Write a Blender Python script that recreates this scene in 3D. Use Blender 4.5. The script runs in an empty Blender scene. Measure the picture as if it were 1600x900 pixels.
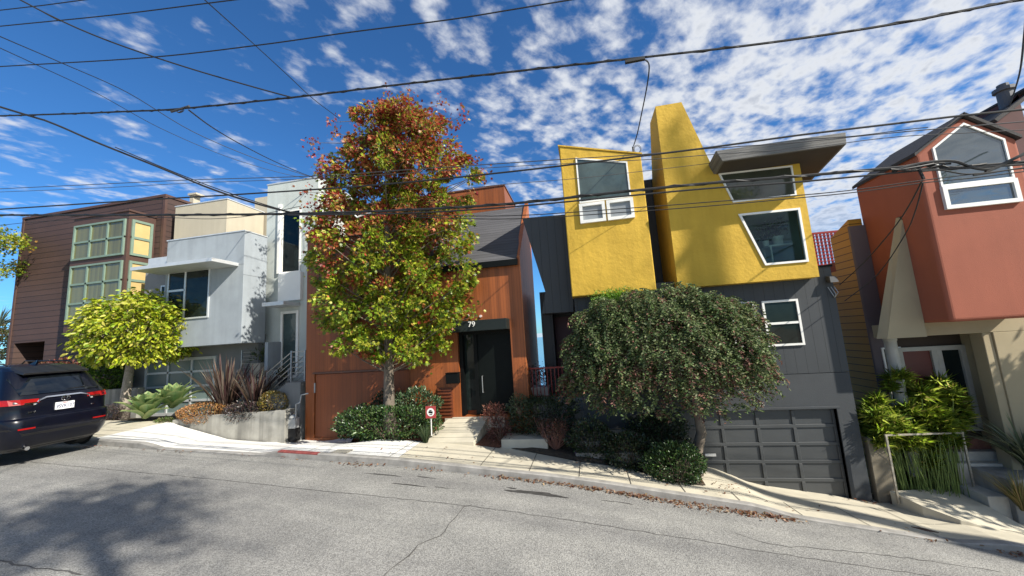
import bpy, math, random
import numpy as np
from mathutils import Vector, Matrix
random.seed(7); rng = np.random.default_rng(7)
R_ = math.radians

# ---------------------------------------------------------------- camera / world / sun / exposure
scn = bpy.context.scene
F = 575.0
def _axes():
    Z = Vector((-269, 4230, -F)).normalized()
    Y = Vector((113, -71, -F)); Y = (Y - Z * Y.dot(Z)).normalized()
    X = Y.cross(Z)
    return Matrix((X, Y, Z))            # world = M @ cam
CM = _axes()
cam = bpy.data.cameras.new('camera'); camo = bpy.data.objects.new('camera', cam)
scn.collection.objects.link(camo); scn.camera = camo
camo.matrix_world = CM.to_4x4()
cam.sensor_width = 36; cam.lens = 36 * F / 1600; cam.clip_start = .05; cam.clip_end = 60000
SUN = Vector((2.15, -1.0, 1.8)).normalized()
SUN_EL = math.asin(SUN.z); SUN_AZ = math.atan2(SUN.x, SUN.y)
w = bpy.data.worlds.new('World'); scn.world = w; w.use_nodes = True
def build_world():
    nt = w.node_tree; n = nt.nodes; l = nt.links; n.clear()
    out = n.new('ShaderNodeOutputWorld'); bg = n.new('ShaderNodeBackground'); bg.inputs[1].default_value = .085
    sky = n.new('ShaderNodeTexSky'); sky.sky_type = 'NISHITA'; sky.sun_disc = False
    sky.sun_elevation = SUN_EL; sky.sun_rotation = SUN_AZ
    sky.altitude = 300; sky.air_density = 1.0; sky.dust_density = .25; sky.ozone_density = 4.0
    tint = n.new('ShaderNodeMix'); tint.data_type = 'RGBA'; tint.blend_type = 'MULTIPLY'; tint.inputs[0].default_value = 1
    l.new(sky.outputs[0], tint.inputs[6]); tint.inputs[7].default_value = SKY_TINT
    tc = n.new('ShaderNodeTexCoord'); sep = n.new('ShaderNodeSeparateXYZ'); l.new(tc.outputs['Generated'], sep.inputs[0])
    def M(op, a, b=None, c=None):
        m = n.new('ShaderNodeMath'); m.operation = op
        for i, v in enumerate((a, b, c)):
            if v is None: continue
            if isinstance(v, (int, float)): m.inputs[i].default_value = v
            else: l.new(v, m.inputs[i])
        return m.outputs[0]
    def mr(v, a, b, c, d):
        m = n.new('ShaderNodeMapRange'); m.interpolation_type = 'SMOOTHSTEP'; l.new(v, m.inputs[0])
        for i, q in enumerate((a, b, c, d)): m.inputs[i + 1].default_value = q
        return m.outputs[0]
    zc = M('ADD', M('MAXIMUM', sep.outputs[2], 0.0), .06)
    u = M('DIVIDE', sep.outputs[0], zc); v = M('DIVIDE', sep.outputs[1], zc)
    cb = n.new('ShaderNodeCombineXYZ'); l.new(u, cb.inputs[0]); l.new(v, cb.inputs[1])
    rot = n.new('ShaderNodeVectorRotate'); rot.rotation_type = 'Z_AXIS'; rot.inputs['Angle'].default_value = R_(35); l.new(cb.outputs[0], rot.inputs[0])
    sc = n.new('ShaderNodeMapping'); sc.inputs['Scale'].default_value = (1, .72, 1); l.new(rot.outputs[0], sc.inputs[0])
    def noise(s, det, rough, dist=0.0, off=0):
        t = n.new('ShaderNodeTexNoise'); t.noise_dimensions = '3D'; t.inputs['Scale'].default_value = s
        t.inputs['Detail'].default_value = det; t.inputs['Roughness'].default_value = rough; t.inputs['Distortion'].default_value = dist
        a = n.new('ShaderNodeVectorMath'); a.operation = 'ADD'; a.inputs[1].default_value = (off, off * .7, off * .3)
        l.new(sc.outputs[0], a.inputs[0]); l.new(a.outputs[0], t.inputs['Vector']); return t.outputs['Fac']
    big = noise(.55, 3, .5, .0, 3.1); mid = noise(9.5, 2.5, .5, .15, 1.7); fine = noise(26, 4, .6, .2, 7.3)
    # coverage rises to the right, a real bank of altocumulus
    cov = M('ADD', M('MULTIPLY', M('ADD', u, M('MULTIPLY', v, -.12)), .30), CLOUD_BIAS)
    cov = M('MINIMUM', cov, .33)
    cov = M('MAXIMUM', cov, -.21)
    cov = M('ADD', cov, M('MULTIPLY', M('SUBTRACT', big, .5), 1.0))
    d = M('ADD', M('MULTIPLY', M('SUBTRACT', mid, .5), 1.25), M('MULTIPLY', M('SUBTRACT', fine, .5), .55))
    d = M('ADD', d, cov)
    a = mr(d, -.08, .42, 0, .95)
    fade = mr(sep.outputs[2], .02, .30, .15, 1)
    a = M('MULTIPLY', a, fade)
    shade = mr(d, .22, .75, 1.0, .78)
    cc = n.new('ShaderNodeMix'); cc.data_type = 'RGBA'; cc.blend_type = 'MIX'
    cc.inputs[6].default_value = CLOUD_DARK; cc.inputs[7].default_value = CLOUD_LIT; l.new(mr(shade, .78, 1, 0, 1), cc.inputs[0])
    mx = n.new('ShaderNodeMix'); mx.data_type = 'RGBA'; l.new(a, mx.inputs[0]); l.new(tint.outputs[2], mx.inputs[6]); l.new(cc.outputs[2], mx.inputs[7])
    l.new(mx.outputs[2], bg.inputs[0]); l.new(bg.outputs[0], out.inputs[0])
SKY_TINT = (.42, .84, 1.18, 1); CLOUD_BIAS = .10
CLOUD_LIT = (6.4, 6.6, 6.9, 1); CLOUD_DARK = (4.1, 4.4, 5.0, 1)
build_world()
sl = bpy.data.lights.new('sun', 'SUN'); sl.energy = 5.0; sl.angle = R_(.5); sl.color = (1, .94, .84)
so = bpy.data.objects.new('sun', sl); scn.collection.objects.link(so)
so.rotation_euler = SUN.to_track_quat('Z', 'Y').to_euler(); so.location = SUN * 60
scn.view_settings.view_transform = 'Standard'; scn.view_settings.look = 'None'
scn.view_settings.exposure = .66; scn.view_settings.gamma = 1; scn.view_settings.use_curve_mapping = False

# ---------------------------------------------------------------- measuring helpers (photo pixel -> real point at a known depth)
def ray(px, py): return CM @ Vector((px - 800, -(py - 450), -F))
def W(px, py, Y): d = ray(px, py); return d * (Y / d.y)
def WX(px, py, X): d = ray(px, py); return d * (X / d.x)
KX = [-200, -40, -12.5, -10.5, -7.05, -4.1, -2.36, -.4, .74, 2.68, 4.67, 6.32, 12, 40, 200]
KZ = [8, -1.2, -2.0, -2.13, -2.31, -2.49, -2.66, -2.85, -3.01, -3.28, -3.56, -3.79, -4.65, -9.0, -30]
def gz(x):
    r = 0
    for o in (-.6, -.3, 0, .3, .6): r += float(np.interp(x + o, KX, KZ))
    return r / 5
def sm(a, b, x):
    t = max(0, min(1, (x - a) / (b - a))); return t * t * (3 - 2 * t)
def kh(x):
    h = .12
    h -= .10 * sm(-10.9, -10.2, x) * (1 - sm(-7.5, -7.0, x))
    h -= .09 * sm(2.6, 3.4, x) * (1 - sm(5.6, 6.2, x))
    return h
def sz(x, y):
    b = gz(x) + kh(x) + .012 * (y - 7.5)
    b -= .10 * (y - 7.6) * sm(2.0, 3.6, x)
    d = float(np.interp(x, [-12.4, -10.9, -8, -6.2, -5.2], [0, .30, .36, .34, 0]))
    b -= d * sm(7.8, 9.7, y)
    return b
def G(px, py, off=0.0):
    d = ray(px, py); lo, hi = .5, 60
    for i in range(45):
        m = (lo + hi) / 2; q = d * (m / d.y)
        if q.z > (sz(q.x, q.y) if m > 7.5 else gz(q.x) + .03 * (7.5 - m)) + off: lo = m
        else: hi = m
    return q

# ---------------------------------------------------------------- materials
MAT = {}
def newmat(name):
    m = bpy.data.materials.new(name); m.use_nodes = True; nt = m.node_tree
    b = nt.nodes['Principled BSDF']; return m, nt, b
def c4(c): return (c[0], c[1], c[2], 1)
def mul(c, k): return tuple(min(1, x * k) for x in c)
def mat(name, col, rough=.7, var=.12, scale=3.0, bump=.0, bscale=30, metal=0, spec=.5, streak=0.0, dist=.02, warm=None):
    """painted / cast surface with blotches, weather streaks and a bumpy finish"""
    if name in MAT: return MAT[name]
    m, nt, b = newmat(name); n = nt.nodes; l = nt.links
    tc = n.new('ShaderNodeNewGeometry')
    t = n.new('ShaderNodeTexNoise'); t.inputs['Scale'].default_value = scale; t.inputs['Detail'].default_value = 6; t.inputs['Roughness'].default_value = .6
    l.new(tc.outputs['Position'], t.inputs['Vector'])
    r = n.new('ShaderNodeValToRGB'); r.color_ramp.elements[0].position = .28; r.color_ramp.elements[1].position = .72
    r.color_ramp.elements[0].color = c4(mul(col, 1 - var)); r.color_ramp.elements[1].color = c4(mul(warm or col, 1 + var))
    l.new(t.outputs['Fac'], r.inputs[0]); last = r.outputs[0]
    if streak:
        mp = n.new('ShaderNodeMapping'); mp.inputs['Scale'].default_value = (5, 5, .35); l.new(tc.outputs['Position'], mp.inputs[0])
        s = n.new('ShaderNodeTexNoise'); s.inputs['Scale'].default_value = 1.0; s.inputs['Detail'].default_value = 5; l.new(mp.outputs[0], s.inputs['Vector'])
        rr = n.new('ShaderNodeValToRGB'); rr.color_ramp.elements[0].position = .35; rr.color_ramp.elements[1].position = .62
        rr.color_ramp.elements[0].color = (1 - streak,) * 3 + (1,); rr.color_ramp.elements[1].color = (1, 1, 1, 1); l.new(s.outputs['Fac'], rr.inputs[0])
        mx = n.new('ShaderNodeMix'); mx.data_type = 'RGBA'; mx.blend_type = 'MULTIPLY'; mx.inputs[0].default_value = 1
        l.new(last, mx.inputs[6]); l.new(rr.outputs[0], mx.inputs[7]); last = mx.outputs[2]
    l.new(last, b.inputs['Base Color']); b.inputs['Roughness'].default_value = rough; b.inputs['Metallic'].default_value = metal
    b.inputs['Specular IOR Level'].default_value = spec
    if bump:
        t2 = n.new('ShaderNodeTexNoise'); t2.inputs['Scale'].default_value = bscale; t2.inputs['Detail'].default_value = 5; t2.inputs['Roughness'].default_value = .65
        l.new(tc.outputs['Position'], t2.inputs['Vector'])
        bp = n.new('ShaderNodeBump'); bp.inputs['Strength'].default_value = bump; bp.inputs['Distance'].default_value = dist
        l.new(t2.outputs['Fac'], bp.inputs['Height']); l.new(bp.outputs[0], b.inputs['Normal'])
    MAT[name] = m; return m
def boards(name, col, axis='X', width=.14, groove=.06, var=.25, rough=.6, saw=False, gcol=.25, grain=.25, bstr=.6, dist=.02):
    """wood or metal boards: per-board tone, grain along the board, a real dark gap; saw = lapped siding, shade line under each lap painted into the tone"""
    if name in MAT: return MAT[name]
    m, nt, b = newmat(name); n = nt.nodes; l = nt.links
    g = n.new('ShaderNodeNewGeometry'); s = n.new('ShaderNodeSeparateXYZ'); l.new(g.outputs['Position'], s.inputs[0])
    def M(op, a, bb=None, cc=None):
        q = n.new('ShaderNodeMath'); q.operation = op
        for i, v in enumerate((a, bb, cc)):
            if v is None: continue
            if isinstance(v, (int, float)): q.inputs[i].default_value = v
            else: l.new(v, q.inputs[i])
        return q.outputs[0]
    if axis == 'XY': co = M('ADD', s.outputs[0], s.outputs[1])
    else: co = s.outputs[{'X': 0, 'Y': 1, 'Z': 2}[axis]]
    q = M('DIVIDE', co, width); fr = M('FRACT', q); fl = M('FLOOR', q)
    wn = n.new('ShaderNodeTexWhiteNoise'); wn.noise_dimensions = '1D'; l.new(fl, wn.inputs['W'])
    mp = n.new('ShaderNodeMapping'); mp.inputs['Scale'].default_value = (30, 30, 1.2) if axis != 'Z' else (1.2, 1.2, 30)
    l.new(g.outputs['Position'], mp.inputs[0])
    t = n.new('ShaderNodeTexNoise'); t.inputs['Scale'].default_value = 1; t.inputs['Detail'].default_value = 6; t.inputs['Roughness'].default_value = .65; l.new(mp.outputs[0], t.inputs['Vector'])
    t3 = n.new('ShaderNodeTexNoise'); t3.inputs['Scale'].default_value = .8; t3.inputs['Detail'].default_value = 3; l.new(g.outputs['Position'], t3.inputs['Vector'])
    tone = M('ADD', M('ADD', M('MULTIPLY', M('SUBTRACT', wn.outputs[0], .5), var * 2), M('MULTIPLY', M('SUBTRACT', t.outputs['Fac'], .5), grain * 2)), M('MULTIPLY', M('SUBTRACT', t3.outputs['Fac'], .5), .5))
    tone = M('ADD', tone, 1.0)
    if saw: gm = M('LESS_THAN', fr, groove)  # lapped boards: shade along the lower edge goes into the colour
    else: gm = M('LESS_THAN', M('ABSOLUTE', M('SUBTRACT', fr, .5)), groove / 2)
    tone = M('MULTIPLY', tone, M('SUBTRACT', 1.0, M('MULTIPLY', gm, 1 - gcol)))
    mx = n.new('ShaderNodeVectorMath'); mx.operation = 'SCALE'; mx.inputs[0].default_value = col[:3]; l.new(tone, mx.inputs['Scale'])
    l.new(mx.outputs[0], b.inputs['Base Color']); b.inputs['Roughness'].default_value = rough
    h = M('SUBTRACT', 1.0, fr) if saw else M('SUBTRACT', 1.0, gm)
    h = M('ADD', h, M('MULTIPLY', t.outputs['Fac'], .15))
    bp = n.new('ShaderNodeBump'); bp.inputs['Strength'].default_value = bstr; bp.inputs['Distance'].default_value = dist
    l.new(h, bp.inputs['Height']); l.new(bp.outputs[0], b.inputs['Normal'])
    MAT[name] = m; return m
def glassy(name, col=(.02, .03, .03), ior=1.8, rough=.03, var=.5, scale=1.5):
    m = mat(name, col, rough, var, scale); b = m.node_tree.nodes['Principled BSDF']; b.inputs['IOR'].default_value = ior
    t2 = m.node_tree.nodes.new('ShaderNodeTexNoise'); t2.inputs['Scale'].default_value = .9
    bp = m.node_tree.nodes.new('ShaderNodeBump'); bp.inputs['Strength'].default_value = .06; bp.inputs['Distance'].default_value = .1
    m.node_tree.links.new(t2.outputs['Fac'], bp.inputs['Height']); m.node_tree.links.new(bp.outputs[0], b.inputs['Normal'])
    return m
def clearglass(name, tint=(.75, .85, .82), refl=.10):
    m, nt, b = newmat(name); n = nt.nodes; l = nt.links; n.remove(b)
    tr = n.new('ShaderNodeBsdfTransparent'); tr.inputs[0].default_value = c4(tint)
    gl = n.new('ShaderNodeBsdfGlossy'); gl.inputs['Roughness'].default_value = .02; gl.inputs[0].default_value = (1, 1, 1, 1)
    fr = n.new('ShaderNodeFresnel'); fr.inputs[0].default_value = 1.0 + refl * 7
    mx = n.new('ShaderNodeMixShader'); l.new(fr.outputs[0], mx.inputs[0]); l.new(tr.outputs[0], mx.inputs[1]); l.new(gl.outputs[0], mx.inputs[2])
    l.new(mx.outputs[0], n['Material Output'].inputs[0]); MAT[name] = m; return m
def leafmat(name, rough=.45, transl=.35, spec=.5):
    if name in MAT: return MAT[name]
    m, nt, b = newmat(name); n = nt.nodes; l = nt.links
    a = n.new('ShaderNodeAttribute'); a.attribute_name = 'tint'
    l.new(a.outputs['Color'], b.inputs['Base Color']); b.inputs['Roughness'].default_value = rough; b.inputs['Specular IOR Level'].default_value = spec
    t = n.new('ShaderNodeBsdfTranslucent'); l.new(a.outputs['Color'], t.inputs[0])
    mx = n.new('ShaderNodeMixShader'); mx.inputs[0].default_value = transl
    l.new(b.outputs[0], mx.inputs[1]); l.new(t.outputs[0], mx.inputs[2]); l.new(mx.outputs[0], n['Material Output'].inputs[0])
    MAT[name] = m; return m

# ---------------------------------------------------------------- mesh helpers
COL = scn.collection
class MB:
    def __init__(s): s.v = []; s.f = []; s.mi = []; s.m = 0; s.cur = 0
    def add(s, vs, fs):
        o = len(s.v); s.v += [tuple(v) for v in vs]; s.f += [tuple(i + o for i in f) for f in fs]; s.mi += [s.cur] * len(fs); return s
    def box(s, x0, x1, y0, y1, z0, z1):
        if x0 > x1: x0, x1 = x1, x0
        if y0 > y1: y0, y1 = y1, y0
        if z0 > z1: z0, z1 = z1, z0
        return s.add([(x0, y0, z0), (x1, y0, z0), (x1, y1, z0), (x0, y1, z0), (x0, y0, z1), (x1, y0, z1), (x1, y1, z1), (x0, y1, z1)],
                     [(0, 1, 5, 4), (1, 2, 6, 5), (2, 3, 7, 6), (3, 0, 4, 7), (4, 5, 6, 7), (3, 2, 1, 0)])
    def hexa(s, a, b):   # two matching rings -> closed prism
        n = len(a); return s.add(list(a) + list(b), [tuple(range(n))[::-1], tuple(range(n, 2 * n))] + [(i, (i + 1) % n, n + (i + 1) % n, n + i) for i in range(n)])
    def prism(s, pts, y0, y1):  # pts (x,z) ccw seen from the street
        return s.hexa([(x, y1, z) for x, z in pts], [(x, y0, z) for x, z in pts])
    def obox(s, p, q, wd, ht, up=Vector((0, 0, 1))):  # bar between points
        p = Vector(p); q = Vector(q); d = (q - p).normalized()
        if abs(d.dot(up)) > .98: up = Vector((0, 1, 0))
        a = d.cross(up).normalized() * wd / 2; b = a.cross(d).normalized() * ht / 2
        return s.hexa([p - a - b, p + a - b, p + a + b, p - a + b], [q - a - b, q + a - b, q + a + b, q - a + b])
    def tube(s, pts, rad, n=8, cap=True):
        pts = [Vector(p) for p in pts]; k = len(pts)
        if not hasattr(rad, '__len__'): rad = [rad] * k
        rings = []; pa = None
        for i, p in enumerate(pts):
            d = (pts[min(i + 1, k - 1)] - pts[max(i - 1, 0)]).normalized()
            if pa is None: pa = d.orthogonal().normalized()
            pa = (pa - d * pa.dot(d)).normalized(); pb = d.cross(pa)
            rings.append([p + (pa * math.cos(2 * math.pi * j / n) + pb * math.sin(2 * math.pi * j / n)) * rad[i] for j in range(n)])
        vs = [v for r in rings for v in r]; fs = []
        for i in range(k - 1):
            for j in range(n):
                fs.append((i * n + j, i * n + (j + 1) % n, (i + 1) * n + (j + 1) % n, (i + 1) * n + j))
        if cap: fs += [tuple(range(n))[::-1], tuple(range((k - 1) * n, k * n))]
        return s.add(vs, fs)
    def lathe(s, c, prof, n=20):
        c = Vector(c); vs = []; fs = []
        for r, z in prof:
            for j in range(n): vs.append(c + Vector((r * math.cos(2 * math.pi * j / n), r * math.sin(2 * math.pi * j / n), z)))
        for i in range(len(prof) - 1):
            for j in range(n): fs.append((i * n + j, i * n + (j + 1) % n, (i + 1) * n + (j + 1) % n, (i + 1) * n + j))
        fs += [tuple(range(n))[::-1], tuple(range((len(prof) - 1) * n, len(prof) * n))]
        return s.add(vs, fs)
    def build(s, name, m, parent=None, bevel=0, smooth=False, seg=2):
        me = bpy.data.meshes.new(name); off = parent['_o'] if parent is not None and '_o' in parent else (0, 0, 0)
        me.from_pydata([(v[0] - off[0], v[1] - off[1], v[2] - off[2]) for v in s.v], [], s.f)
        ms = m if isinstance(m, (list, tuple)) else [m]
        for q in ms: me.materials.append(q)
        if len(ms) > 1: me.polygons.foreach_set('material_index', s.mi)
        if smooth: me.polygons.foreach_set('use_smooth', [True] * len(me.polygons))
        me.update(); o = bpy.data.objects.new(name, me); COL.objects.link(o)
        if parent is not None:
            o.parent = parent; o['_o'] = off
        if bevel:
            b = o.modifiers.new('b', 'BEVEL'); b.width = bevel; b.segments = seg; b.limit_method = 'ANGLE'; b.angle_limit = R_(40)
        return o
ALL = []
def thing(name, label, cat, loc=(0, 0, 0), group=None):
    o = bpy.data.objects.new(name, None); COL.objects.link(o); o.location = loc; o['_o'] = tuple(loc)
    o.empty_display_size = .2
    o['label'] = label; o['category'] = cat
    if group: o['group'] = group
    return o
def tag(o, label, cat, group=None, kind=None):
    if label: o['label'] = label
    if cat: o['category'] = cat
    if group: o['group'] = group
    if kind: o['kind'] = kind
    return o
def struct(name, mb, m, label=None, **k):
    o = mb.build(name, m, None, **k); o['kind'] = 'structure'
    if label: o['label'] = label
    return o
def setrecess(mb, x0, x1, z0, z1, yf, holes, depth=.25):
    """street-facing wall sheet with real openings and their reveals"""
    xs = sorted({x0, x1, *[h[0] for h in holes], *[h[1] for h in holes]}); zs = sorted({z0, z1, *[h[2] for h in holes], *[h[3] for h in holes]})
    xs = [x for x in xs if x0 <= x <= x1]; zs = [z for z in zs if z0 <= z <= z1]
    for i in range(len(xs) - 1):
        for j in range(len(zs) - 1):
            cx = (xs[i] + xs[i + 1]) / 2; cz = (zs[j] + zs[j + 1]) / 2
            if any(h[0] < cx < h[1] and h[2] < cz < h[3] for h in holes): continue
            mb.add([(xs[i], yf, zs[j]), (xs[i + 1], yf, zs[j]), (xs[i + 1], yf, zs[j + 1]), (xs[i], yf, zs[j + 1])], [(0, 1, 2, 3)])
    for h in holes:
        a, b, c, d = h[:4]; y1 = yf + (h[4] if len(h) > 4 else depth)
        mb.add([(a, yf, c), (b, yf, c), (b, yf, d), (a, yf, d), (a, y1, c), (b, y1, c), (b, y1, d), (a, y1, d)], [(0, 4, 5, 1), (1, 5, 6, 2), (2, 6, 7, 3), (3, 7, 4, 0)] + ([(4, 7, 6, 5)] if len(h) > 5 and h[5] else []))
def shell(mb, x0, x1, y0, y1, z0, z1):  # the other five sides behind a front sheet
    mb.add([(x0, y0, z0), (x1, y0, z0), (x1, y1, z0), (x0, y1, z0), (x0, y0, z1), (x1, y0, z1), (x1, y1, z1), (x0, y1, z1)],
           [(1, 2, 6, 5), (2, 3, 7, 6), (3, 0, 4, 7), (4, 5, 6, 7), (3, 2, 1, 0)])
# frames: 2-D polygon (u,v) in a wall plane, w = out of the wall
def front(Y): return lambda u, v, w_: (u, Y - w_, v)
def right(X): return lambda u, v, w_: (X + w_, u, v)
def left(X): return lambda u, v, w_: (X - w_, u, v)
def inset(pts, d):
    n = len(pts); A = sum(pts[i][0] * pts[(i + 1) % n][1] - pts[(i + 1) % n][0] * pts[i][1] for i in range(n)); s = 1 if A > 0 else -1
    out = []
    for i in range(n):
        p0 = Vector(pts[i - 1]); p = Vector(pts[i]); p1 = Vector(pts[(i + 1) % n])
        e0 = (p - p0).normalized(); e1 = (p1 - p).normalized(); n0 = Vector((-e0.y, e0.x)) * s; n1 = Vector((-e1.y, e1.x)) * s
        b = (n0 + n1); k = d / max(.2, 1 + n0.dot(n1)); q = p + b * k; out.append((q.x, q.y))
    return out
def window(parent, pts, mp, fw, fd, fm, gm, bars=(), name='window', gd=.01, back=.02, bw=None, bd=None):
    """frame (child of the house) with its pane as sub-part; bars = list of ((u,v),(u,v))"""
    mb = MB(); a = inset(pts, 0); b = inset(pts, fw); n = len(pts)
    A = sum(pts[i][0] * pts[(i + 1) % n][1] - pts[(i + 1) % n][0] * pts[i][1] for i in range(n))
    if A < 0: pts = pts[::-1]; a = inset(pts, 0); b = inset(pts, fw)
    v = [mp(x, y, fd) for x, y in a] + [mp(x, y, fd) for x, y in b] + [mp(x, y, -back) for x, y in a] + [mp(x, y, -back) for x, y in b]
    fs = []
    for i in range(n):
        j = (i + 1) % n
        fs += [(i, j, n + j, n + i), (2 * n + j, 2 * n + i, 3 * n + i, 3 * n + j), (2 * n + i, 2 * n + j, j, i), (n + i, n + j, 3 * n + j, 3 * n + i)]
    mb.add(v, fs)
    bw = bw or fw; bd = bd or fd
    for (p, q) in bars:
        p = Vector(p); q = Vector(q); e = (q - p).normalized(); t = Vector((-e.y, e.x)) * bw / 2
        c = [p - t, q - t, q + t, p + t]
        mb.hexa([mp(x.x, x.y, 0) for x in c], [mp(x.x, x.y, bd * .86) for x in c])
    fo = mb.build(name, fm, parent)
    g = MB(); g.hexa([mp(x, y, gd - .012) for x, y in inset(pts, fw * .5)], [mp(x, y, gd) for x, y in inset(pts, fw * .5)]); g.build('pane', gm, fo)
    return fo
def rect(x0, x1, z0, z1): return [(x0, z0), (x1, z0), (x1, z1), (x0, z1)]
def text(body, size, mp, u, v, m, parent, name='number', depth=.006, w_=.01, align='CENTER', tilt=0):
    c = bpy.data.curves.new(name, 'FONT'); c.body = body; c.size = size; c.extrude = depth; c.align_x = align; c.align_y = 'CENTER'
    o = bpy.data.objects.new('t', c); COL.objects.link(o)
    dg = bpy.context.evaluated_depsgraph_get(); me = bpy.data.meshes.new_from_object(o.evaluated_get(dg)); bpy.data.objects.remove(o)
    mb = MB(); mb.v = [tuple(mp(u + p.co.x, v + p.co.y, w_ + p.co.z)) for p in me.vertices]; mb.f = [tuple(p.vertices) for p in me.polygons]; mb.mi = [0] * len(mb.f)
    return mb.build(name, m, parent)

# ---------------------------------------------------------------- foliage helpers
def star():
    pts = []
    for i in range(5):
        a = math.pi / 2 + (i - 2) * 1.05; r = 1 if i == 2 else (.9 if i in (1, 3) else .7)
        pts.append((math.cos(a) * r * .5, math.sin(a) * r * .5 + .28, -.06 * r))
        if i < 4:
            a2 = a + .52; pts.append((math.cos(a2) * .2, math.sin(a2) * .2 + .28, .03))
    pts.append((.0, -.02, 0)); return pts
SHAPES = {
    'star': (star(), [tuple(range(5)) + (9,), (4, 5, 6, 7, 8, 9)]),
    'oval': ([(0, 0, 0), (.24, .32, .07), (.2, .7, .07), (0, 1, -.06), (-.2, .7, .07), (-.24, .32, .07)], [(0, 1, 2, 3), (0, 3, 4, 5)]),
    'lance': ([(0, 0, 0), (.13, .35, .04), (.11, .7, 0), (0, 1.05, -.14), (-.11, .7, 0), (-.13, .35, .04)], [(0, 1, 2, 3), (0, 3, 4, 5)]),
    'ray': ([(-.006, 0, 0), (.006, 0, 0), (.007, .5, .05), (0, 1, -.16), (-.007, .5, .05)], [(0, 1, 2, 3, 4)]),
    'blade': ([(-.03, 0, 0), (.03, 0, 0), (.022, .6, .03), (0, 1, -.12), (-.022, .6, .03)], [(0, 1, 2, 3, 4)]),
}
def leafmesh(name, P, D, size, tint, m, parent=None, shape='oval', roll=None, upbias=0.0):
    """one foliage mesh: P points, D growing directions, each leaf its own size, roll and colour"""
    P = np.asarray(P, float); N = len(P); D = np.asarray(D, float); D = D / (np.linalg.norm(D, axis=1, keepdims=True) + 1e-9)
    size = np.broadcast_to(size, (N,)).reshape(N, 1, 1)
    up = rng.normal(size=(N, 3)); up[:, 2] += upbias; up -= D * (up * D).sum(1, keepdims=True); up /= np.linalg.norm(up, axis=1, keepdims=True) + 1e-9
    sd = np.cross(D, up); S, Fs = SHAPES[shape]; S = np.array(S)
    V = (sd[:, None] * S[None, :, 0:1] + D[:, None] * S[None, :, 1:2] + up[:, None] * S[None, :, 2:3]) * size + P[:, None]
    if parent is not None: V = V - np.array(parent['_o'])
    k = len(S); V = V.reshape(-1, 3); ln = [len(f) for f in Fs]; flat = np.concatenate([np.array(f) for f in Fs])
    loops = (flat[None] + (np.arange(N) * k)[:, None]).ravel(); tot = np.tile(ln, N); st = np.concatenate([[0], np.cumsum(tot)[:-1]])
    me = bpy.data.meshes.new(name); me.vertices.add(len(V)); me.vertices.foreach_set('co', V.ravel())
    me.loops.add(len(loops)); me.loops.foreach_set('vertex_index', loops.astype(np.int32)); me.polygons.add(len(tot))
    me.polygons.foreach_set('loop_start', st.astype(np.int32)); me.polygons.foreach_set('loop_total', tot.astype(np.int32))
    at = me.attributes.new('tint', 'FLOAT_COLOR', 'POINT'); T = np.repeat(np.concatenate([np.clip(tint, 0, 1), np.ones((N, 1))], 1), k, axis=0); at.data.foreach_set('color', T.ravel())
    me.materials.append(m); me.update(); me.validate(); o = bpy.data.objects.new(name, me); COL.objects.link(o)
    if parent is not None: o.parent = parent; o['_o'] = parent['_o']
    return o
def palette(N, cols, wts, jit=.22):
    i = rng.choice(len(cols), N, p=np.array(wts) / sum(wts)); c = np.array(cols)[i]
    return np.clip(c * (1 + jit * rng.normal(size=(N, 1))) + rng.normal(size=(N, 3)) * .006, .003, 1)
def shellpts(N, c, r, lo=.72, zmin=-1, lump=.12, seed=0):
    """points in the outer shell of a lumpy ellipsoid, with outward normals"""
    d = rng.normal(size=(N * 3, 3)); d /= np.linalg.norm(d, axis=1, keepdims=True); d = d[d[:, 2] > zmin][:N]
    k = 1 + lump * (np.sin(d[:, 0] * 5 + seed) * np.cos(d[:, 1] * 4 + seed * 2) + .7 * np.sin(d[:, 2] * 7 + seed * 3) + .5 * np.sin(d[:, 0] * 11 + d[:, 2] * 9 + seed))
    rr = (lo + (1 - lo) * rng.random(len(d)) ** .6) * k
    return np.array(c) + d * np.array(r) * rr[:, None], d
LEAF = leafmat('leaf', .42, .35); LEAFD = leafmat('leaf_waxy', .3, .15); NEED = leafmat('leaf_fine', .6, .3, .3)
BARK = mat('bark', (.16, .13, .10), .9, .35, 9, .7, 40, dist=.01); BARKL = mat('bark_pale', (.36, .31, .25), .85, .35, 12, .5, 40, dist=.006)
TWIG = mat('twig', (.10, .07, .05), .9, .3, 12)
def bush(name, label, cat, c, r, n, size, cols, wts, m=LEAF, shape='oval', group=None, zmin=-.9, lump=.12, seed=0, lo=.55, up=.5, base=None, jit=.25):
    b = base if base is not None else (c[0], c[1], c[2] - r[2] * .9)
    t = thing(name, label, cat, b, group)
    P, d = shellpts(n, c, r, lo, zmin, lump, seed); D = d + rng.normal(size=d.shape) * .6; D[:, 2] += up
    leafmesh('foliage', P, D, size * (.7 + .6 * rng.random(len(P))), palette(len(P), cols, wts, jit), m, t, shape)
    s = MB()
    for i in range(9):
        a = rng.random() * 6.28; q = Vector((c[0] + math.cos(a) * r[0] * .6, c[1] + math.sin(a) * r[1] * .6, c[2] + r[2] * rng.uniform(0, .7)))
        p = Vector(b); s.tube([p, p.lerp(q, .5) + Vector((0, 0, .05)), q], [.016, .011, .005], 5)
    s.build('stems', TWIG, t); return t

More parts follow.
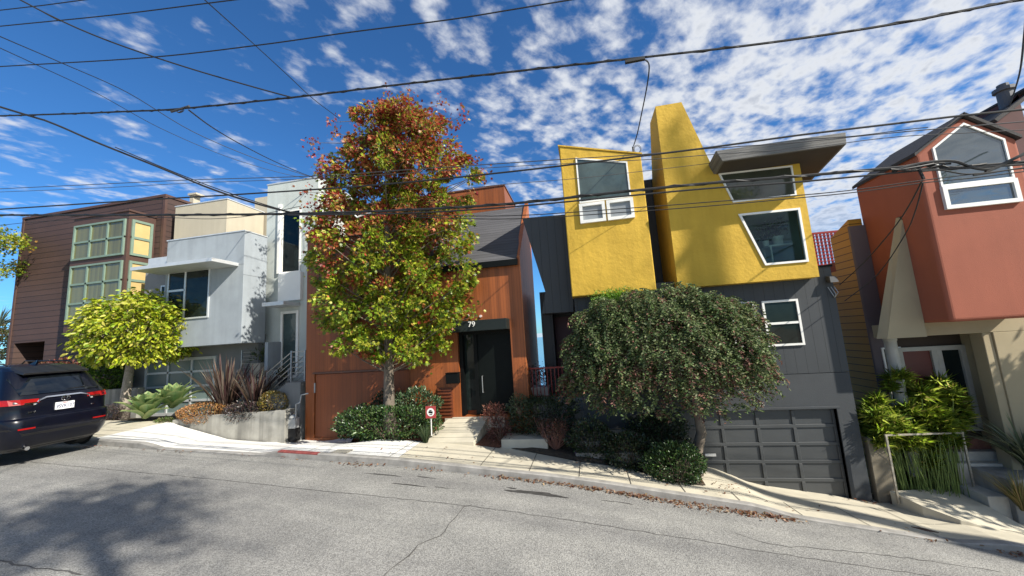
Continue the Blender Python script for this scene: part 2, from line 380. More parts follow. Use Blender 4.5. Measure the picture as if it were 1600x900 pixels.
# ================================================================ THE SETTING
ASPH, nt, b = newmat('asphalt')
def asphalt():
    n = nt.nodes; l = nt.links; g = n.new('ShaderNodeNewGeometry')
    def N(s, det=4, off=0):
        t = n.new('ShaderNodeTexNoise'); t.inputs['Scale'].default_value = s; t.inputs['Detail'].default_value = det; t.inputs['Roughness'].default_value = .6; l.new(g.outputs['Position'], t.inputs['Vector']); return t.outputs['Fac']
    vo = n.new('ShaderNodeTexVoronoi'); vo.inputs['Scale'].default_value = 85; l.new(g.outputs['Position'], vo.inputs['Vector'])
    def R(f, a, b_, c0, c1):
        r = n.new('ShaderNodeValToRGB'); r.color_ramp.elements[0].position = a; r.color_ramp.elements[1].position = b_; r.color_ramp.elements[0].color = c4(c0); r.color_ramp.elements[1].color = c4(c1); l.new(f, r.inputs[0]); return r.outputs[0]
    def X(a, b_, bl='MULTIPLY', f=1):
        m = n.new('ShaderNodeMix'); m.data_type = 'RGBA'; m.blend_type = bl; m.inputs[0].default_value = f; l.new(a, m.inputs[6]); l.new(b_, m.inputs[7]); return m.outputs[2]
    base = R(N(1.1, 6), .3, .7, (.20, .198, .19), (.285, .28, .265))
    sp = n.new('ShaderNodeSeparateXYZ'); l.new(vo.outputs['Color'], sp.inputs[0])
    grit = R(sp.outputs[0], .05, .95, (.62, .62, .62), (1.35, 1.35, 1.33))
    for e in (n.new('ShaderNodeMapping'),):
        e.inputs['Scale'].default_value = (.12, 1.6, 1); l.new(g.outputs['Position'], e.inputs[0]); t = n.new('ShaderNodeTexNoise'); t.inputs['Scale'].default_value = 1; t.inputs['Detail'].default_value = 5; l.new(e.outputs[0], t.inputs['Vector'])
    wear = R(t.outputs['Fac'], .3, .7, (.78, .78, .79), (1.12, 1.12, 1.10))
    l.new(X(X(base, grit), wear), b.inputs['Base Color']); b.inputs['Roughness'].default_value = .88
    bp = n.new('ShaderNodeBump'); bp.inputs['Strength'].default_value = .8; bp.inputs['Distance'].default_value = .006; l.new(vo.outputs['Distance'], bp.inputs['Height']); l.new(bp.outputs[0], b.inputs['Normal'])
asphalt()
CONC = mat('concrete_tan', (.50, .46, .36), .85, .16, 2.2, .35, 90, dist=.004, streak=0)
CONCW = mat('concrete_new', (.70, .69, .65), .85, .12, 1.6, .25, 90, dist=.004)
CONCG = mat('concrete_grey', (.30, .29, .26), .85, .25, 3.5, .35, 60, dist=.006, streak=.25)
KERBM = mat('kerb_concrete', (.27, .26, .24), .85, .3, 5, .4, 60, dist=.005)
MULCH = mat('mulch', (.13, .05, .025), .95, .6, 26, 1.0, 70, dist=.03)
SOIL = mat('soil', (.06, .045, .03), .95, .5, 14, 1.0, 50, dist=.03)
GRASS = mat('dry_ground', (.16, .14, .08), .95, .4, 2, .5, 30)
def sheet(xs, ys, zf, skip=None):
    mb = MB(); nx = len(xs); ny = len(ys)
    vs = [(x, y, zf(x, y)) for y in ys for x in xs]; fs = []
    for j in range(ny - 1):
        for i in range(nx - 1):
            if skip and skip((xs[i] + xs[i + 1]) / 2, (ys[j] + ys[j + 1]) / 2): continue
            fs.append((j * nx + i, j * nx + i + 1, (j + 1) * nx + i + 1, (j + 1) * nx + i))
    return mb.add(vs, fs)
AX = sorted(set([-200, -150, -100, -70, -50, -40, -32, -26] + [round(-22 + .3 * i, 2) for i in range(120)] + [15, 18, 22, 30, 40, 60, 90, 130, 200]))
RZ = lambda x, y: gz(x) + .03 * (7.5 - y)
struct('road', sheet(AX, [.2, 2, 4, 6, 7.5], RZ), ASPH, 'worn grey asphalt street running downhill')
# near side bank under the photographer
def bankz(x, y): return (gz(x) * .5 + gz(0) * .5) + .22 + 1.1 * sm(.1, -1.0, y) + (.05 * -y if y < 0 else 0)
struct('near_pavement', sheet(AX, [-60, -30, -12, -5, -2.5, -1.2, -.6, -.2, .1, .195], bankz), CONC)
# land behind the houses falls away to the bay
def landz(x, y):
    b = gz(max(-30, min(20, x))) - .15
    if y > 10.5: b -= .32 * (y - 10.5)
    return max(b, -60)
struct('ground', sheet([-3000, -1200, -500] + AX[2:-2] + [500, 1200, 3000], [9.95, 10.5, 14, 18, 24, 34, 50, 80, 130, 190, 260], landz), GRASS)
WAT = mat('bay_water', (.10, .18, .24), .15, .1, .01)
struct('bay_water', MB().add([(-40000, 200, -58), (40000, 200, -58), (40000, 45000, -58), (-40000, 45000, -58)], [(0, 1, 2, 3)]), WAT)
# far shore hills
hb = MB(); hx = [(-30000 + i * 1500) for i in range(41)]
for i in range(40):
    h0 = 180 + 130 * math.sin(i * .7) + 60 * math.sin(i * 1.9); h1 = 180 + 130 * math.sin((i + 1) * .7) + 60 * math.sin((i + 1) * 1.9)
    hb.add([(hx[i], 24000, -60), (hx[i + 1], 24000, -60), (hx[i + 1], 25500, h1), (hx[i], 25500, h0), (hx[i + 1], 29000, -60), (hx[i], 29000, -60)], [(0, 1, 2, 3), (3, 2, 4, 5)])
struct('hills', hb, mat('hill', (.30, .38, .44), .95, .1, .001))

# pavement strips
XW0, XW1 = -12.6, -4.12
PX = [x for x in AX if -22 <= x <= 15]
def strip(xa, xb, ya, yb, off=0, ny=6):
    xs = [xa] + [x for x in PX if xa + .02 < x < xb - .02] + [xb]; ys = [ya + (yb - ya) * i / (ny - 1) for i in range(ny)]
    return sheet(xs, ys, lambda x, y: sz(x, y) + off)
def backedge(x): return float(np.interp(x, [-22, -13, -12, -9, -8.3, -6.6, -6.2, -4.1, -2.2, -.3, .6, 1.5, 2.05, 2.15, 5.9, 7.5, 15], [9.6, 9.4, 9.25, 9.25, 9.85, 9.85, 8.72, 8.77, 8.92, 8.45, 8.5, 8.05, 8.1, 9.5, 9.5, 9.4, 9.4]))
def walk(xa, xb, off=0.0, n=7):
    xs = [xa] + [x for x in PX if xa + .02 < x < xb - .02] + [xb]; vs = []; fs = []
    for x in xs:
        for j in range(n):
            y = 7.63 + (backedge(x) - 7.63) * j / (n - 1); vs.append((x, y, sz(x, y) + off))
    for i in range(len(xs) - 1):
        for j in range(n - 1): a = i * n + j; fs.append((a, a + n, a + n + 1, a + 1))
    return MB().add(vs, fs)
struct('pavement_west', walk(-22, XW0), CONC, 'old tan concrete pavement uphill')
struct('pavement_new', walk(XW0, XW1, .004), CONCW, 'fresh white concrete pavement and driveway')
struct('pavement_tan', walk(XW1, 15), CONC, 'tan concrete pavement running downhill')
# soil behind
struct('garden_soil', sheet([x for x in AX if -26 <= x <= 18], [7.9, 8.3, 8.7, 9.1, 9.5, 10, 10.6], lambda x, y: sz(x, y) - (.05 if x > -4.2 or x < -12.6 else .04) - (.0 if y > backedge(x) else .12) - (.25 if y > 10.2 else 0)), SOIL)
# kerb with painted length
def kerbpart(xa, xb):
    mb = MB(); xs = [xa] + [x for x in PX if xa + .02 < x < xb - .02] + [xb]; vs = []; fs = []
    for x in xs:
        t = sz(x, 7.6) + .006
        vs += [(x, 7.5, gz(x) - .1), (x, 7.505, t - .015), (x, 7.525, t), (x, 7.63, t), (x, 7.63, t - .2)]
    for i in range(len(xs) - 1):
        for j in range(4): a = i * 5 + j; fs.append((a, a + 5, a + 6, a + 1))
    return mb.add(vs, fs)
struct('kerb', kerbpart(-22, -7.0), KERBM); struct('kerb_east', kerbpart(-5.98, 15), KERBM)
REDP = mat('kerb_red_paint', (.20, .045, .04), .8, .45, 9, .3, 60)
kr = MB(); xs = [-7.0 + .1 * i for i in range(10)] + [-5.98]; vs = []; fs = []
for x in xs:
    t = sz(x, 7.6) + .006; vs += [(x, 7.5, gz(x) - .1), (x, 7.505, t - .03), (x, 7.505, t - .012), (x, 7.525, t), (x, 7.63, t)]
for i in range(len(xs) - 1):
    for j in range(4): a = i * 5 + j; fs.append((a, a + 5, a + 6, a + 1)); kr.mi.append(0 if j == 0 else 1)
mi = kr.mi; kr.mi = []; kr.add(vs, fs); kr.mi = mi
struct('kerb_red', kr, [KERBM, REDP], 'kerb with faded red paint')
# joints, cracks, seams (thin grooves lying on the surface)
JN = mat('joint', (.07, .065, .055), .95, .2, 8); CRK = mat('crack', (.085, .082, .078), .95, .2, 8); STN = mat('oil_stain', (.05, .048, .045), .6, .4, 8)
def line(mb, pts, wd, zf, off=.006, jit=0):
    P = []
    for i in range(len(pts) - 1):
        a = Vector(pts[i]); q = Vector(pts[i + 1]); k = max(1, int((q - a).length / .12))
        for j in range(k): P.append(a.lerp(q, j / k))
    P.append(Vector(pts[-1]))
    if jit: P = [p + Vector((rng.normal() * jit, rng.normal() * jit)) for p in P]
    vs = []
    for i, p in enumerate(P):
        d = (P[min(i + 1, len(P) - 1)] - P[max(i - 1, 0)]).normalized(); t = Vector((-d.y, d.x)) * wd * (.5 if not jit else rng.uniform(.25, .65))
        for s in (1, -1): q = p + t * s; vs.append((q.x, q.y, zf(q.x, q.y) + off))
    mb.add(vs, [(2 * i, 2 * i + 1, 2 * i + 3, 2 * i + 2) for i in range(len(P) - 1)])
jm = MB()
for (a, b_) in [((748, 740), (780, 698)), ((826, 739), (842, 707)), ((905, 747), (908, 723)), ((988, 764), (977, 731)), ((1073, 772), (1058, 757)), ((1159, 785), (1142, 771)), ((1371, 831), (1300, 791)), ((1480, 845), (1367, 793)), ((1262, 812), (1222, 785)), ((605, 716), (655, 690))]:
    p = G(*a, .0); q = G(*b_, .0); line(jm, [(p.x, 7.64), (p.x + (q.x - p.x) * .35, max(q.y, 8))], .014, sz, .008)
for x in (-14.2, -13.3, -10.7, -9.3, -7.9, -6.3): line(jm, [(x, 7.64), (x, 8.6)], .008, sz, .009)
line(jm, [(4.4, 8.2), (7.6, 8.3)], .01, sz, .008)
struct('pavement_joints', jm, JN)
ck = MB()
line(ck, [(-16, 6.25), (-11, 6.2), (-6.8, 6.08), (-4.4, 5.98), (-2.0, 6.1), (-.1, 6.06), (1.4, 6.12), (2.0, 6.1), (5, 6.3)], .014, RZ, .004, .010)
def roadpt(px, py):
    q = G(px, py); return (q.x, q.y)
line(ck, [roadpt(727, 791), roadpt(703, 818), roadpt(690, 838), roadpt(655, 850), roadpt(640, 868), roadpt(610, 890), roadpt(595, 905)], .016, RZ, .005, .012)
line(ck, [roadpt(0, 877), roadpt(60, 888), roadpt(130, 898)], .02, RZ, .005, .012)
line(ck, [roadpt(737, 789), roadpt(723, 793)], .02, RZ, .005, .01)
line(ck, [roadpt(1150, 833), roadpt(1200, 850), roadpt(1280, 858), roadpt(1420, 872), roadpt(1560, 893)], .012, RZ, .005, .014)
struct('road_cracks', ck, CRK)
sm_ = MB()
def blob(mb, x, y, rx, ry, zf, off, n=26, sd=0):
    r = random.Random(sd); ph = [r.uniform(0, 6.28) for _ in range(4)]
    vs = [(x, y, zf(x, y) + off)]
    for i in range(n):
        a = 2 * math.pi * i / n; k = 1 + .22 * math.sin(2 * a + ph[0]) + .18 * math.sin(3 * a + ph[1]) + .12 * math.sin(5 * a + ph[2]) + .08 * math.sin(9 * a + ph[3])
        vs.append((x + rx * k * math.cos(a), y + ry * k * math.sin(a), zf(x + rx * k * math.cos(a), y + ry * k * math.sin(a)) + off))
    mb.add(vs, [(0, i + 1, (i + 1) % n + 1) for i in range(n)])
q = G(838, 771); blob(sm_, q.x, q.y, .42, .085, RZ, .0045, 40, 3)
for px, py, rx, ry in [(640, 758, .3, .02), (600, 742, .35, .02), (665, 746, .2, .015), (690, 762, .12, .012), (950, 783, .1, .01), (975, 786, .15, .01), (800, 763, .1, .02)]:
    q = G(px, py); blob(sm_, q.x, q.y, rx, ry, RZ, .0045, 20, px)
struct('road_stains', sm_, STN)
PATCH = mat('patch_lid', (.40, .37, .30), .8, .2, 8)
lid = MB(); p = G(527, 706); lid.box(p.x - .3, p.x + .3, p.y - .09, p.y + .16, sz(p.x, p.y) + .004, sz(p.x, p.y) + .011)
tag(lid.build('utility_lid', PATCH), 'rectangular tan utility lid set in the white pavement', 'utility lid')
RUST = mat('rusty_iron', (.09, .045, .03), .8, .4, 20, .4, 60)
p = G(1445, 828); lid = MB(); lid.hexa([(p.x + a, p.y + b_, sz(p.x + a, p.y + b_) - .01) for a, b_ in ((-.16, .05), (-.02, -.06), (.16, -.05), (.04, .06))], [(p.x + a, p.y + b_, sz(p.x + a, p.y + b_) + .01) for a, b_ in ((-.16, .05), (-.02, -.06), (.16, -.05), (.04, .06))])
tag(lid.build('valve_cover', RUST), 'small rusty valve cover in the tan pavement below the papyrus', 'valve cover')

# ================================================================ BUILDINGS
# ---- brown lap-sided house
BROWN = boards('brown_siding', (.056, .030, .023), 'Z', .235, .10, .10, .65, saw=True, gcol=.30, grain=.08, bstr=.9, dist=.05)
BRTRIM = mat('brown_trim', (.075, .038, .028), .6, .12, 4)
SAGE = mat('sage_frame', (.17, .24, .185), .5, .1, 5); OLIVE = boards('olive_curtain', (.13, .12, .035), 'X', .07, .0, .22, .35, gcol=1, grain=.2, bstr=.15)
GOLD = mat('gold_blind', (.52, .38, .16), .5, .08, 3); DARK = mat('dark_void', (.012, .012, .012), .9, .1)
for m_ in (OLIVE, GOLD): m_.node_tree.nodes['Principled BSDF'].inputs['Coat Weight'].default_value = .6; m_.node_tree.nodes['Principled BSDF'].inputs['Coat Roughness'].default_value = .03
Yb = 11.5
x0 = W(38, 341, Yb).x; x1 = W(259, 309, Yb).x; zt = W(150, 325, Yb).z; zb = -2.6
h = thing('brown_house', 'dark brown house clad in horizontal lap boards with a tall glazed bay', 'house', ((x0 + x1) / 2, Yb, zb))
hx0 = W(22, 537, Yb).x; hx1 = W(70, 534, Yb).x; hz = W(45, 535, Yb).z
mb = MB(); setrecess(mb, x0, x1, zb, zt, Yb, [(hx0, hx1, zb, hz, 1.6, 1)]); shell(mb, x0, x1, Yb, Yb + 8, zb, zt); mb.build('wall', BROWN, h)
mb = MB(); mb.box(x0 - .04, x1 + .04, Yb - .04, Yb + 8, zt, zt + .10); mb.build('coping', BRTRIM, h)
mb = MB(); mb.box(x1 - .09, x1 + .03, Yb - .035, Yb + .06, zb, zt - .002); mb.build('corner_board', BRTRIM, h)
mb = MB(); mb.box(x0 - .03, x0 + .08, Yb - .035, Yb + .06, zb, zt - .002); mb.build('corner_board', BRTRIM, h)
# bay
Yy = 10.6
bx0 = W(112, 400, Yy).x - .05; bx1 = W(202, 335, Yy).x; bzt = W(202, 330, Yy).z; bzb = W(102, 520, Yy).z
mb = MB(); mb.box(bx0, bx1, Yy, Yb - .002, bzb, bzt); mb.build('bay', BRTRIM, h)
mb = MB(); mb.box(bx0 - .05, bx1 + .05, Yy - .05, Yb - .004, bzt, bzt + .07); mb.build('bay_coping', BRTRIM, h)
ux0 = W(115, 390, Yy).x; ux1 = W(196, 370, Yy).x
za = W(197, 342, Yy).z; zb1 = W(193, 398, Yy).z; zc = W(190, 407, Yy).z; zd = W(110, 506, Yy).z
def grid(x0, x1, z0, z1, nx, nz):
    return [((x0 + (x1 - x0) * i / nx, z0), (x0 + (x1 - x0) * i / nx, z1)) for i in range(1, nx)] + [((x0, z0 + (z1 - z0) * j / nz), (x1, z0 + (z1 - z0) * j / nz)) for j in range(1, nz)]
window(h, rect(ux0, ux1, zb1, za), front(Yy), .07, .06, SAGE, OLIVE, grid(ux0, ux1, zb1, za, 3, 2))
window(h, rect(ux0, ux1, zd, zc), front(Yy), .07, .06, SAGE, OLIVE, grid(ux0, ux1, zd, zc, 3, 3))
ya = Yy + .10; yb_ = Yb - .10
window(h, rect(ya, yb_, zb1, za), right(bx1), .09, .05, SAGE, GOLD, grid(ya, yb_, zb1, za, 1, 2))
window(h, rect(ya, yb_, zd, zc), right(bx1), .09, .05, SAGE, GOLD, grid(ya, yb_, zd, zc, 1, 3))
# roof vent box between the houses
q = W(302, 312, 14.5); mb = MB(); mb.box(q.x - .12, q.x + .12, 14.3, 14.7, q.z - .7, q.z + .1); mb.box(q.x - .2, q.x + .2, 14.25, 14.75, q.z + .1, q.z + .2)

# ---- grey concrete modern house
GRYB = mat('blue_grey_render', (.31, .345, .37), .75, .12, 1.4, .3, 50, dist=.004, streak=.10)
GRYW = mat('pale_grey_render', (.50, .54, .51), .75, .09, 1.2, .3, 50, dist=.004, streak=.10)
BEIGE = mat('beige_render', (.46, .41, .31), .8, .06, 1.2, .3, 60, dist=.004, streak=.07)
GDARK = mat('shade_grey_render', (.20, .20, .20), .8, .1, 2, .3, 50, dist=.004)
CAPM = mat('metal_cap', (.62, .64, .64), .45, .08, 5, metal=.4); STEEL = mat('galvanised_steel', (.42, .43, .43), .4, .15, 14, metal=.8)
ALU = mat('aluminium_frame', (.60, .62, .62), .4, .05, 5, metal=.3); FROST = glassy('frosted_glass', (.16, .22, .21), 1.5, .25, .1)
GL1 = glassy('dark_glass', (.012, .018, .017), 1.32); GL2 = glassy('teal_glass', (.05, .075, .075), 1.6, .04); GLR = glassy('cloud_glass', (.05, .065, .07), 2.3, .03, .15)
WHITE = mat('white_paint', (.80, .79, .74), .5, .05, 6); WPAN = mat('white_panel', (.74, .75, .73), .6, .04, 2, .1, 30)
Yg = 10.0
gx1 = W(380, 440, Yg).x; gzt = W(381, 361, Yg).z; gzb = W(377, 536, Yg).z; gx0 = W(261, 395, Yg).x
Xr = gx1; d_ = ray(418, 374); Ybk = Xr / (d_.x / d_.y)
g = thing('grey_house', 'pale grey concrete modern house with cantilevered box and slim tower', 'house', ((gx0 + gx1) / 2, Yg, -2.5))
mb = MB(); mb.box(gx0, gx1, Yg, Ybk, gzb, gzt); mb.build('cantilevered_box', GRYB, g, bevel=.008)
mb = MB(); mb.box(gx0 - .02, gx1 + .02, Yg - .02, Ybk, gzt, gzt + .035); mb.build('box_coping', CAPM, g)
JGR = mat('joint_grey', (.16, .17, .18), .9, .1)
jz = W(378, 413, Yg).z; mb = MB(); mb.box(W(332, 413, Yg).x, gx1 + .002, Yg - .003, Yg + .01, jz, jz + .012); mb.box(gx1 - .01, gx1 + .003, Yg - .003, Ybk, jz - .35, jz - .338); mb.build('panel_joint', JGR, g)
# beige upper volume
Ye = 11.6
ex0 = W(274, 330, Ye).x; ex1 = W(356, 300, Ye).x; ezt = W(356, 311, Ye).z
mb = MB(); mb.box(ex0, ex1, Ye, 13.3, 1.5, ezt); mb.build('upper_storey', BEIGE, g, bevel=.008)
mb = MB(); mb.box(ex0 - .02, ex1 + .02, Ye - .02, 13.32, ezt, ezt + .04); mb.build('upper_coping', CAPM, g)
q = W(375, 315, 13.4); q2 = W(400, 315, 13.4); mb = MB(); mb.box(ex1 - .6, W(417, 318, 13.4).x + .6, 13.4, 15.5, 1.5, q.z + .05); mb.build('rear_storey', BEIGE, g)
q = W(303, 309, 13.0); mb = MB(); mb.box(q.x - .10, q.x + .10, 12.9, 13.2, ezt, q.z + .08); mb.box(q.x - .16, q.x + .3, 12.85, 13.25, q.z + .08, q.z + .16); mb.build('roof_vent', BEIGE, g)
# tower
Yt = 11.2
tx0 = W(417, 340, Yt).x; tx1 = W(497, 330, Yt).x; tzt = W(455, 284, Yt).z; tzb = -2.6
wx0 = W(441, 380, Yt).x; wx1 = W(470, 380, Yt).x; wz1 = W(455, 335, Yt).z + .15; wz0 = W(455, 426, Yt).z
dx0 = W(439, 540, Yt).x; dx1 = W(467, 540, Yt).x; dz1 = W(453, 486, Yt).z; dz0 = W(453, 590, Yt).z
mb = MB(); setrecess(mb, tx0, tx1, tzb, tzt, Yt, [(wx0, wx1, wz0, wz1, 2.2, 1)]); shell(mb, tx0, tx1, Yt, Yt + 3.2, tzb, tzt); mb.build('tower', GRYW, g)
mb = MB(); mb.box(tx0 - .02, tx1 + .02, Yt - .02, Yt + 3.2, tzt, tzt + .04); mb.build('tower_coping', CAPM, g)
window(g, rect(wx0, wx1, wz0, wz1), front(Yt), .045, .03, WHITE, clearglass('window_glass', (.45, .52, .52), .04))
mb = MB(); mb.box(wx0 + .12, (wx0 + wx1) / 2, Yt + .45, Yt + .55, wz0, wz0 + (wz1 - wz0) * .42); mb.build('inner_wall', GRYW, g)
p0 = W(434, 468, Yt - .12); p1 = W(470, 424, Yt - .12)
mb = MB(); mb.box(W(435, 446, Yt - .12).x, W(470, 446, Yt - .12).x, Yt - .14, Yt - .002, W(450, 470, Yt - .12).z, wz0 - .02); mb.build('white_panel', WPAN, g, bevel=.006)
mb = MB(); mb.box(wx0 - .14, wx0 - .03, Yt - .08, Yt - .003, wz0, W(455, 330, Yt).z + .3); mb.build('window_fin', WHITE, g)
# door canopy
cxr = W(469, 474, Yt).x; dd = ray(443, 470); Yc = cxr / (dd.x / dd.y); Yc = max(9.9, min(Yc, 10.6))
cz = W(443, 476, Yc).z; mb = MB(); mb.box(W(409, 474, Yc).x, W(443, 470, Yc).x, Yc, Yt - .004, cz, cz + .13); mb.build('door_canopy', CAPM, g, bevel=.006)
window(g, rect(dx0, dx1, dz0, dz1), front(Yt), .09, .05, WHITE, GL2, [], 'door')
# window with its metal canopy
vx0 = W(262, 455, Yg).x + .02; vx1 = W(328, 455, Yg).x; vz1 = W(325, 416, Yg).z; vz0 = W(325, 496, Yg).z; vm = W(290, 450, Yg).x
window(g, rect(vx0, vx1, vz0, vz1), front(Yg), .05, .035, ALU, GL1, [((vm, vz0), (vm, vz1)), ((vx0, (vz0 * .42 + vz1 * .58)), (vm, (vz0 * .42 + vz1 * .58)))], bw=.07)
q0 = W(203, 421, 9.1); q1 = W(331, 405, 9.1); zc_ = (q0.z + q1.z) / 2
mb = MB(); mb.box(q0.x, q1.x, 9.1, Yg - .004, zc_ - .05, zc_ + .06); mb.build('window_canopy', CAPM, g, bevel=.005)
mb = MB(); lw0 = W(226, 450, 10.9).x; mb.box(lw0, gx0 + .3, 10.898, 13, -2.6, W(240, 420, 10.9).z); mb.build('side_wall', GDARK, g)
mb = MB(); mb.box(W(232, 405, 10.5).x, gx0 + .2, 10.5, 10.88, W(240, 418, 10.5).z, W(250, 402, 10.5).z); mb.build('side_parapet', CAPM, g)
# ground floor and garage
Yw = 10.9
g0 = W(215, 560, Yw).x - .3; top = gzb + .05
ggx0 = W(228, 590, Yw).x; ggx1 = W(338, 590, Yw).x; ggz1 = W(335, 556, Yw).z; ggz0 = -1.95
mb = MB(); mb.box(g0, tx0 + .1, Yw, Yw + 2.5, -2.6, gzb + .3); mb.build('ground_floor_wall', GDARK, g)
fo = window(g, rect(ggx0, ggx1, ggz0, ggz1), front(Yw), .10, .05, ALU, FROST, grid(ggx0, ggx1, ggz0, ggz1, 3, 4), 'garage_door', bw=.07)
q = W(255, 455, 10.88); mb = MB(); 
window(g, rect(q.x - .12, q.x + .12, q.z - .22, q.z + .22), front(10.9), .05, .03, ALU, GL1)
mb = MB(); q = W(403, 500, 10.2); mb.box(gx1 + .3, gx1 + .42, 10.6, Yt - .003, -.55, gzb - .01); mb.build('porch_pier', GRYB, g)
# entry stair rising to the right, landing and gas-meter wall
lz = W(466, 590, 10.4).z - .08
lx0 = W(457, 590, 10.0).x; lx1 = -8.33; sx0 = lx0 - 1.9
mb = MB(); mb.box(lx0, lx1, 9.9, Yt - .003, -2.8, lz); n_ = 8
for i in range(n_):
    a = lx0 - 1.9 * (i + 1) / n_; mb.box(a, lx0 - 1.9 * i / n_ - .001, 9.9, 10.85, -2.8, lz - .165 * (i + 1))
mb.build('entry_stair', CONCG, g, bevel=.006)
mb = MB(); mb.box(sx0 - 1.2, lx1, 9.72, 9.898, -2.8, lz - 1.1); mb.prism([(sx0 + .4, lz - 1.1), (lx0 + .02, lz - 1.1), (lx0 + .02, lz - .02), (sx0 + .4, lz - 1.09)], 9.72, 9.898); mb.box(lx0 + .02, lx1, 9.72, 9.898, lz - 1.1, lz); mb.build('stair_wall', mat('stair_wall_grey', (.16, .165, .165), .8, .15, 2, .3, 50, dist=.004, streak=.2), g)
# rails (parts of the house)
def stairrail(Y, xa, xb, xc, zl, nm='stair_rail'):
    mb = MB(); slope = .165 * n_ / 1.9
    for k in range(6):
        z = .12 + k * .155; mb.tube([(xa, Y, zl - (xb - xa) * slope + z), (xb, Y, zl + z), (xc, Y, zl + z)], .017 if k == 5 else .010, 6)
    for x in (xa, (xa + xb) / 2): mb.box(x - .02, x + .02, Y - .02, Y + .02, zl - (xb - x) * slope - .1, zl - (xb - x) * slope + .92)
    for x in (xb, xc - .03): mb.box(x - .022, x + .022, Y - .022, Y + .022, zl - .1, zl + .93)
    mb.build(nm, STEEL, g)
stairrail(9.95, lx0 - 1.7, lx0 + .0, lx1 - .02, lz); stairrail(10.85, lx0 - 1.7, lx0 - .1, lx0 + .3, lz)
mb = MB(); ya = 10.9; xa = W(378, 560, 10.6).x; xb = W(391, 560, 10.6).x
for k in range(6): z = W(385, 580, 10.6).z + k * .125; mb.tube([(xa, 10.6, z), (xb + .15, 10.6, z)], .011, 6)
zt_ = W(385, 548, 10.6).z; zb_ = W(385, 592, 10.6).z
for x in (xa,): mb.box(x - .02, x + .02, 10.58, 10.62, zb_ - .3, zt_ + .02)
mb.build('terrace_rail', STEEL, g)
mb = MB(); mb.box(xa - .1, sx0 + .3, 10.45, 10.88, -2.6, zb_ - .02); mb.build('terrace_wall', GRYW, g)

# gas meter in the corner between the houses
gm = thing('gas_meter', 'grey gas meter with bent pipe in the dark corner by the orange garage', 'gas meter', (-8.7, 9.55, -2.4))
METR = mat('meter_grey', (.30, .31, .31), .5, .15, 10); q = W(458, 660, 9.5)
mb = MB(); mb.box(q.x - .13, q.x + .13, 9.42, 9.6, q.z - .16, q.z + .13); mb.lathe((q.x, 9.5, q.z + .12), [(.11, 0), (.11, .04), (.05, .09), (.02, .10)]); mb.build('meter_body', METR, gm, bevel=.02)
mb = MB(); mb.tube([(q.x + .09, 9.5, q.z + .1), (q.x + .09, 9.5, q.z + .5), (q.x + .22, 9.5, q.z + .55), (q.x + .24, 9.52, q.z + .75), (q.x + .4, 9.6, q.z + .78)], .022, 8); mb.tube([(q.x - .09, 9.5, q.z + .1), (q.x - .09, 9.5, q.z + .25), (q.x - .09, 9.7, q.z + .26)], .02, 8); mb.build('pipe', STEEL, gm)
mb = MB(); mb.box(q.x - .15, q.x + .15, 9.42, 9.6, q.z - .5, q.z - .17); mb.build('meter_base', DARK, gm)

# planter wall
pxa = G(268, 661).x; px1 = W(445, 660, 9.3).x; pz = W(445, 641, 9.3).z
PLW = mat('planter_concrete', (.34, .33, .29), .85, .22, 3.2, .35, 60, dist=.005, streak=.45)
mb = MB(); mb.prism([(pxa, sz(pxa, 9.3) - .3), (px1, -3.0), (px1, pz), (pxa + .9, pz - .10), (pxa, sz(pxa, 9.3) + .08)], 9.3, 9.46); mb.box(px1 - .16, px1, 9.461, 9.7, -3, pz)
tag(mb.build('planter_wall', PLW, bevel=.012), 'weathered low concrete planter wall holding the flax bed', 'wall')
mb = MB(); a = W(160, 618, 10.2); b_ = W(215, 618, 10.2); mb.box(a.x, b_.x, 10.2, 10.4, -2.4, W(180, 608, 10.2).z)
tag(mb.build('garden_wall', PLW, bevel=.012), 'low pale concrete garden wall behind the lime green tree', 'wall')

# ---- orange timber house
ORG = boards('orange_cedar', (.27, .076, .019), 'X', .135, .05, .20, .5, gcol=.45, grain=.28, bstr=.25)
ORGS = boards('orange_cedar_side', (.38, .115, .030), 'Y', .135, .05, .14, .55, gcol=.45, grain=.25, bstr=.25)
SHING = boards('roof_shingle', (.075, .075, .080), 'Z', .115, .10, .14, .85, saw=True, gcol=.5, grain=.5, bstr=.7, dist=.02)
NEARBLK = mat('near_black_paint', (.004, .005, .005), .5, .15, 5, spec=.15); GBLK = mat('canopy_black', (.013, .018, .017), .5, .1, 5, spec=.25)
Yo = 9.8
ox0 = W(479, 500, Yo).x; ox1 = W(812, 430, Yo).x; oz0 = -3.0; oze = W(808, 402, Yo).z; ozl = W(482, 379, Yo).z
dl = W(717, 580, Yo).x; dr = W(801, 580, Yo).x; dzt = W(790, 512, Yo).z; dzb = W(740, 650, Yo).z
o = thing('orange_house', 'rust orange cedar house with vertical boards and grey shingle roof', 'house', ((ox0 + ox1) / 2, Yo, oz0))
gl_ = W(491, 630, Yo).x; gr_ = W(640, 600, Yo).x; gzt2 = W(545, 582, Yo).z; gzb2 = W(500, 684, Yo).z
xm = W(722, 400, Yo).x - 1.2
mb = MB(); setrecess(mb, ox0, ox1, oz0, oze, Yo, [(dl, dr, dzb - .02, dzt, .35, 1), (gl_, gr_, gzb2, gzt2, .10, 1)])
mb.add([(ox0, Yo, oze), (xm, Yo, oze), (xm, Yo, ozl), (ox0, Yo, ozl)], [(0, 1, 2, 3)])
shell(mb, ox0, ox1, Yo, Yo + 2.5, oz0, oze - .001); mb.box(ox0, xm - .001, Yo + .001, Yo + 4, oze, ozl - .001); mb.build('wall', ORG, o)
